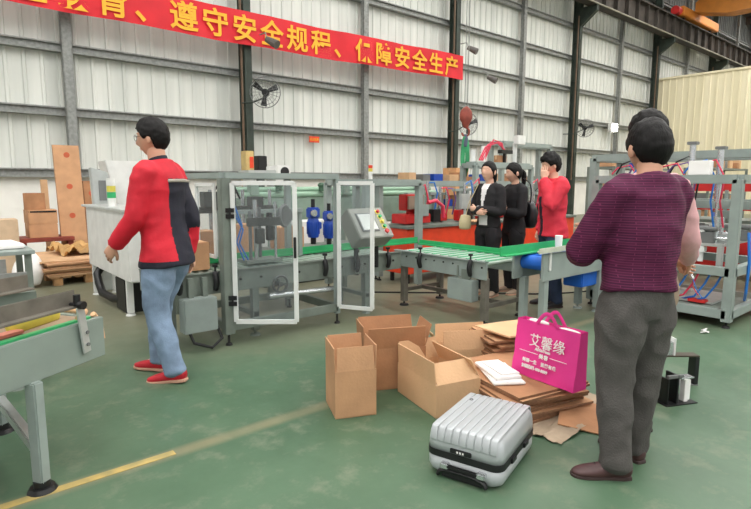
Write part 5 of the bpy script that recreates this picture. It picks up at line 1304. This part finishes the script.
# pink shirt man beyond
pk_, Jp, hwp, spp = person('man in pale pink shirt standing behind the plum-shirted man, handling small parts', (3.09, 1.315, 0), 4, 1.69,
    dict(elR=(.17, .14, 1.10), wrR=(.11, .42, .93), elL=(-.14, .20, 1.10), wrL=(.04, .46, .92), hdR=V((-.25, .9, -.45)), hdL=V((.3, .9, -.4)), pnR=(-1, 0, -.4), pnL=(1, 0, -.3), cuR=38, cuL=36,
         hyaw=60, hpitch=-8, head=(-.03, .02, 1.668), ftL=60, ftR=50, knL=(-.06, -.02, .48), anL=(-.06, -.05, .085), knR=(.06, -.02, .48), anR=(.06, -.05, .085)),
    dict(pants=BEIGE, shoe=SHOES, wid=.82, shw=.165, seed=8, hthick=.02, hs=1.04, top=dict(name='shirt', m=PINKC, hem=.90, k=.018, f=.008, full=1.15, end=.88)))
mb = MB(); c_ = V((3.35, 1.50, 0))
p = Matrix.Translation(pk_.location) @ pk_.rotation_euler.to_matrix().to_4x4() @ V((.07, .565, .835))
mb.cyl(p, p+V((.0, -.03, -.05)), .012, 10); o = mb.build('small_fitting', CHROME, smooth=True, loc=tuple(p)); tag(o, 'small shiny fitting held in the pink-shirted man\'s fingers', 'metal part')
mb = MB(); mb.tube([p+V((0, -.03, -.05)), p+V((.01, -.05, -.11)), p+V((.0, -.09, -.16))], .003, 6); mb.m = 1; mb.tube([p+V((0, -.03, -.05)), p+V((.03, -.02, -.10)), p+V((.02, -.06, -.15))], .003, 6)
tag(mb.build('thin_tubes', [CABLEB, HOSER], smooth=True, loc=tuple(p)), 'thin coloured tubes dangling from the pink-shirted man\'s fingers', 'tube')

# women
person('woman in black cardigan and white top, arms crossed, left of the two women', (5.28, 4.12, 0), 178, 1.62,
    dict(elL=(-.23, .03, 1.10), wrL=(.02, .22, 1.14), elR=(.23, .03, 1.10), wrR=(-.02, .235, 1.09), hdL=V((1, .1, .0)), hdR=V((-1, .1, .1)), pnL=(0, -1, 0), pnR=(0, -1, 0), thL=-1, thR=1, hyaw=5, hpitch=8, ftL=10, ftR=-10),
    dict(fem=True, hs=1.1, es=1.3, pants=BCLOTH, shoe=BEIGE, sole=SOLE, hair='tail', skin=SKINL, seed=3, hthick=.010, top=dict(name='cardigan', m=[BCLOTH, WCLOTH], hem=.90, k=.02, f=.006, idx=lambda c: 1 if (c.y > .03 and ((abs(c.x) < .05*(c.z-1.1)/.3 and c.z > 1.17) or (abs(c.x) < .07 and .93 < c.z < 1.06))) else 0)))
person('woman in black coat with hair tied back, right of the two women', (5.64, 4.01, 0), 158, 1.61,
    dict(elL=(-.24, .04, 1.08), wrL=(-.02, .22, 1.10), elR=(.22, .05, 1.10), wrR=(-.03, .235, 1.14), hdL=V((1, .1, .0)), hdR=V((-1, .1, .1)), pnL=(0, -1, 0), pnR=(0, -1, 0), thL=-1, thR=1, hyaw=-8, hpitch=-8, ftL=10, ftR=-10),
    dict(fem=True, hs=1.1, es=1.3, pants=BCLOTH, shoe=BEIGE, sole=SOLE, hair='tail', skin=SKINL, seed=4, hthick=.011, top=dict(name='coat', m=BCLOTH, hem=.80, k=.024, f=.006)))
t = thing('backpack', 'small black leather backpack on the right woman\'s back', 'backpack', (5.78, 3.92, .8))
q = Euler((0, 0, R(158-90))).to_matrix(); c_ = V((5.64, 4.01, 1.0))+q @ V((-.02, -.20, 0))
c0 = c_
def bq(x, y, z): return c0+q @ V((x, y, z))
mb = MB(); mb.loft([(bq(0, 0, -.16), .11, .06), (bq(0, 0, -.08), .13, .075), (bq(0, .0, .04), .125, .07), (bq(0, .01, .13), .09, .05)], side=tuple(q @ V((1, 0, 0))), n=16, e=2.8); mb.build('body', LEATH, t, smooth=2)
mb = MB(); mb.loft([(bq(0, -.085, -.12), .08, .022), (bq(0, -.09, -.04), .085, .03), (bq(0, -.08, .02), .075, .02)], side=tuple(q @ V((1, 0, 0))), n=12, e=2.8); mb.build('front_pocket', LEATH, t, smooth=2)
mb = MB(); mb.b2((-.02, -.02, 0), (-.02, -.02, 0)) if 0 else mb.box(bq(0, -.118, -.02), (.03, .008, .02), q); mb.build('buckle', CHROME, t)
for sx in (-1, 1):
    mb = MB(); mb.loft([(bq(sx*.06, .03, .12), .014, .004), (bq(sx*.08, .03, .25), .014, .004), (bq(sx*.1, .07, .37), .014, .004), (bq(sx*.1, .16, .435), .014, .004)], side=tuple(q @ V((1, 0, 0))), n=8); mb.build('strap', LEATH, t, smooth=True)
t = thing('handbag', 'small cream handbag hanging at the left woman\'s side', 'bag', (5.18, 4.3, .8))
mb = MB(); mb.loft([((5.13, 4.36, .82), .07, .03), ((5.13, 4.36, .90), .075, .035), ((5.14, 4.36, .98), .06, .02)], side=(.76, -.65, 0), n=12, e=3); mb.build('body', mat('cream_leather', rgb(206, 190, 150), .5), t, smooth=2)
mb = MB(); mb.tube([(5.14, 4.36, .98), (5.17, 4.33, 1.15), (5.24, 4.26, 1.36)], .006, 6); mb.build('strap', MATS['cream_leather'], t)

# red jacket man with hand at cheek
person('man in coral red jacket with a hand at his cheek, behind the green-guarded conveyor', (5.37, 3.30, 0), 150, 1.69,
    dict(elL=(-.21, .15, 1.16), wrL=(-.075, .17, 1.45), hdL=V((.1, -.05, 1)), pnL=(.9, -.3, 0), thL=-1, elR=(.20, -.01, 1.1), wrR=(.19, .06, .86), hyaw=-4, hpitch=-10, head=(0, .055, 1.595), cuL=15, lean=(0, .02, 0)),
    dict(pants=JEAND, hs=1.05, es=1.3, shoe=SHOES, seed=6, hthick=.026, skin=SKINL, top=dict(name='jacket', m=[CORAL, NAVY], hem=.80, k=.03, f=.010, full=1.0, flare=.012, idx=lambda c: 1 if (abs(c.x) < .035 and c.y > .05 and c.z < 1.25) else 0)))
mb = MB(); mb.cyl((4.86, 2.72, .75), (4.86, 2.72, .84), .03, 16, .036) if 0 else None
t = thing('paper_cup', 'white paper cup standing on the green-guarded conveyor rail', 'cup', (4.84, 2.90, .69))
mb = MB(); mb.cyl((4.84, 2.90, .692), (4.84, 2.90, .86), .03, 16, .038); mb.build('cup_body', PAPER, t, smooth=True)
mb = MB(); mb.ring((4.84, 2.90, .86), .036, .003, (0, 0, 1)); mb.build('rim', PAPER, t, smooth=True)

# cables on the floor
for i, pts in enumerate((((4.2, 5.2, .01), (5.2, 4.3, .01), (6.0, 3.6, .01), (7.2, 3.2, .01)), ((4.9, 2.4, .01), (5.6, 2.8, .01), (6.6, 2.9, .01), (7.3, 3.1, .01)))):
    mb = MB(); mb.loft([(p, .009, .009) for p in pts], n=6, side=(0, 0, 1), sub=8); tag(mb.build('floor_cable', RUBBER, smooth=True, loc=pts[0]), ('dark cable on the floor under the roller conveyor', 'dark cable on the floor behind the blue belt conveyor')[i], 'cable')

# ================================================================ LIGHT + CAMERA
wd = bpy.data.worlds.new('World'); sc.world = wd; wd.use_nodes = True
wd.node_tree.nodes['Background'].inputs[0].default_value = (1, .985, .96, 1); wd.node_tree.nodes['Background'].inputs[1].default_value = 1.0
def area(x, y, z, sx, sy, e, rot=(0, 0, 0), c=(1, 1, 1)):
    d_ = bpy.data.lights.new('daylight', 'AREA'); d_.shape = 'RECTANGLE'; d_.size = sx; d_.size_y = sy; d_.energy = e; d_.color = c
    o_ = bpy.data.objects.new('daylight', d_); COL.objects.link(o_); o_.location = (x, y, z); o_.rotation_euler = rot
sc.view_settings.view_transform = 'Standard'; sc.view_settings.look = 'None'; sc.view_settings.gamma = 1; sc.view_settings.exposure = -0.17
try: sc.view_settings.use_curve_mapping = False
except Exception: pass

f, th, yaw, roll = 539., R(7.6), R(49.8), R(.11)
F = V((math.cos(yaw)*math.cos(th), math.sin(yaw)*math.cos(th), -math.sin(th)))
Rv = V((math.sin(yaw), -math.cos(yaw), 0)); U = Rv.cross(F)
R2 = Rv*math.cos(roll)+U*math.sin(roll); U2 = -Rv*math.sin(roll)+U*math.cos(roll)
cd = bpy.data.cameras.new('camera'); cam = bpy.data.objects.new('camera', cd); COL.objects.link(cam)
cd.sensor_width = 36; cd.sensor_fit = 'HORIZONTAL'; cd.lens = 36*f/751; cd.clip_end = 200; cd.clip_start = .05
M4 = Matrix((R2, U2, -F)).transposed().to_4x4(); M4.translation = V((0, 0, 1.38)); cam.matrix_world = M4
sc.camera = cam
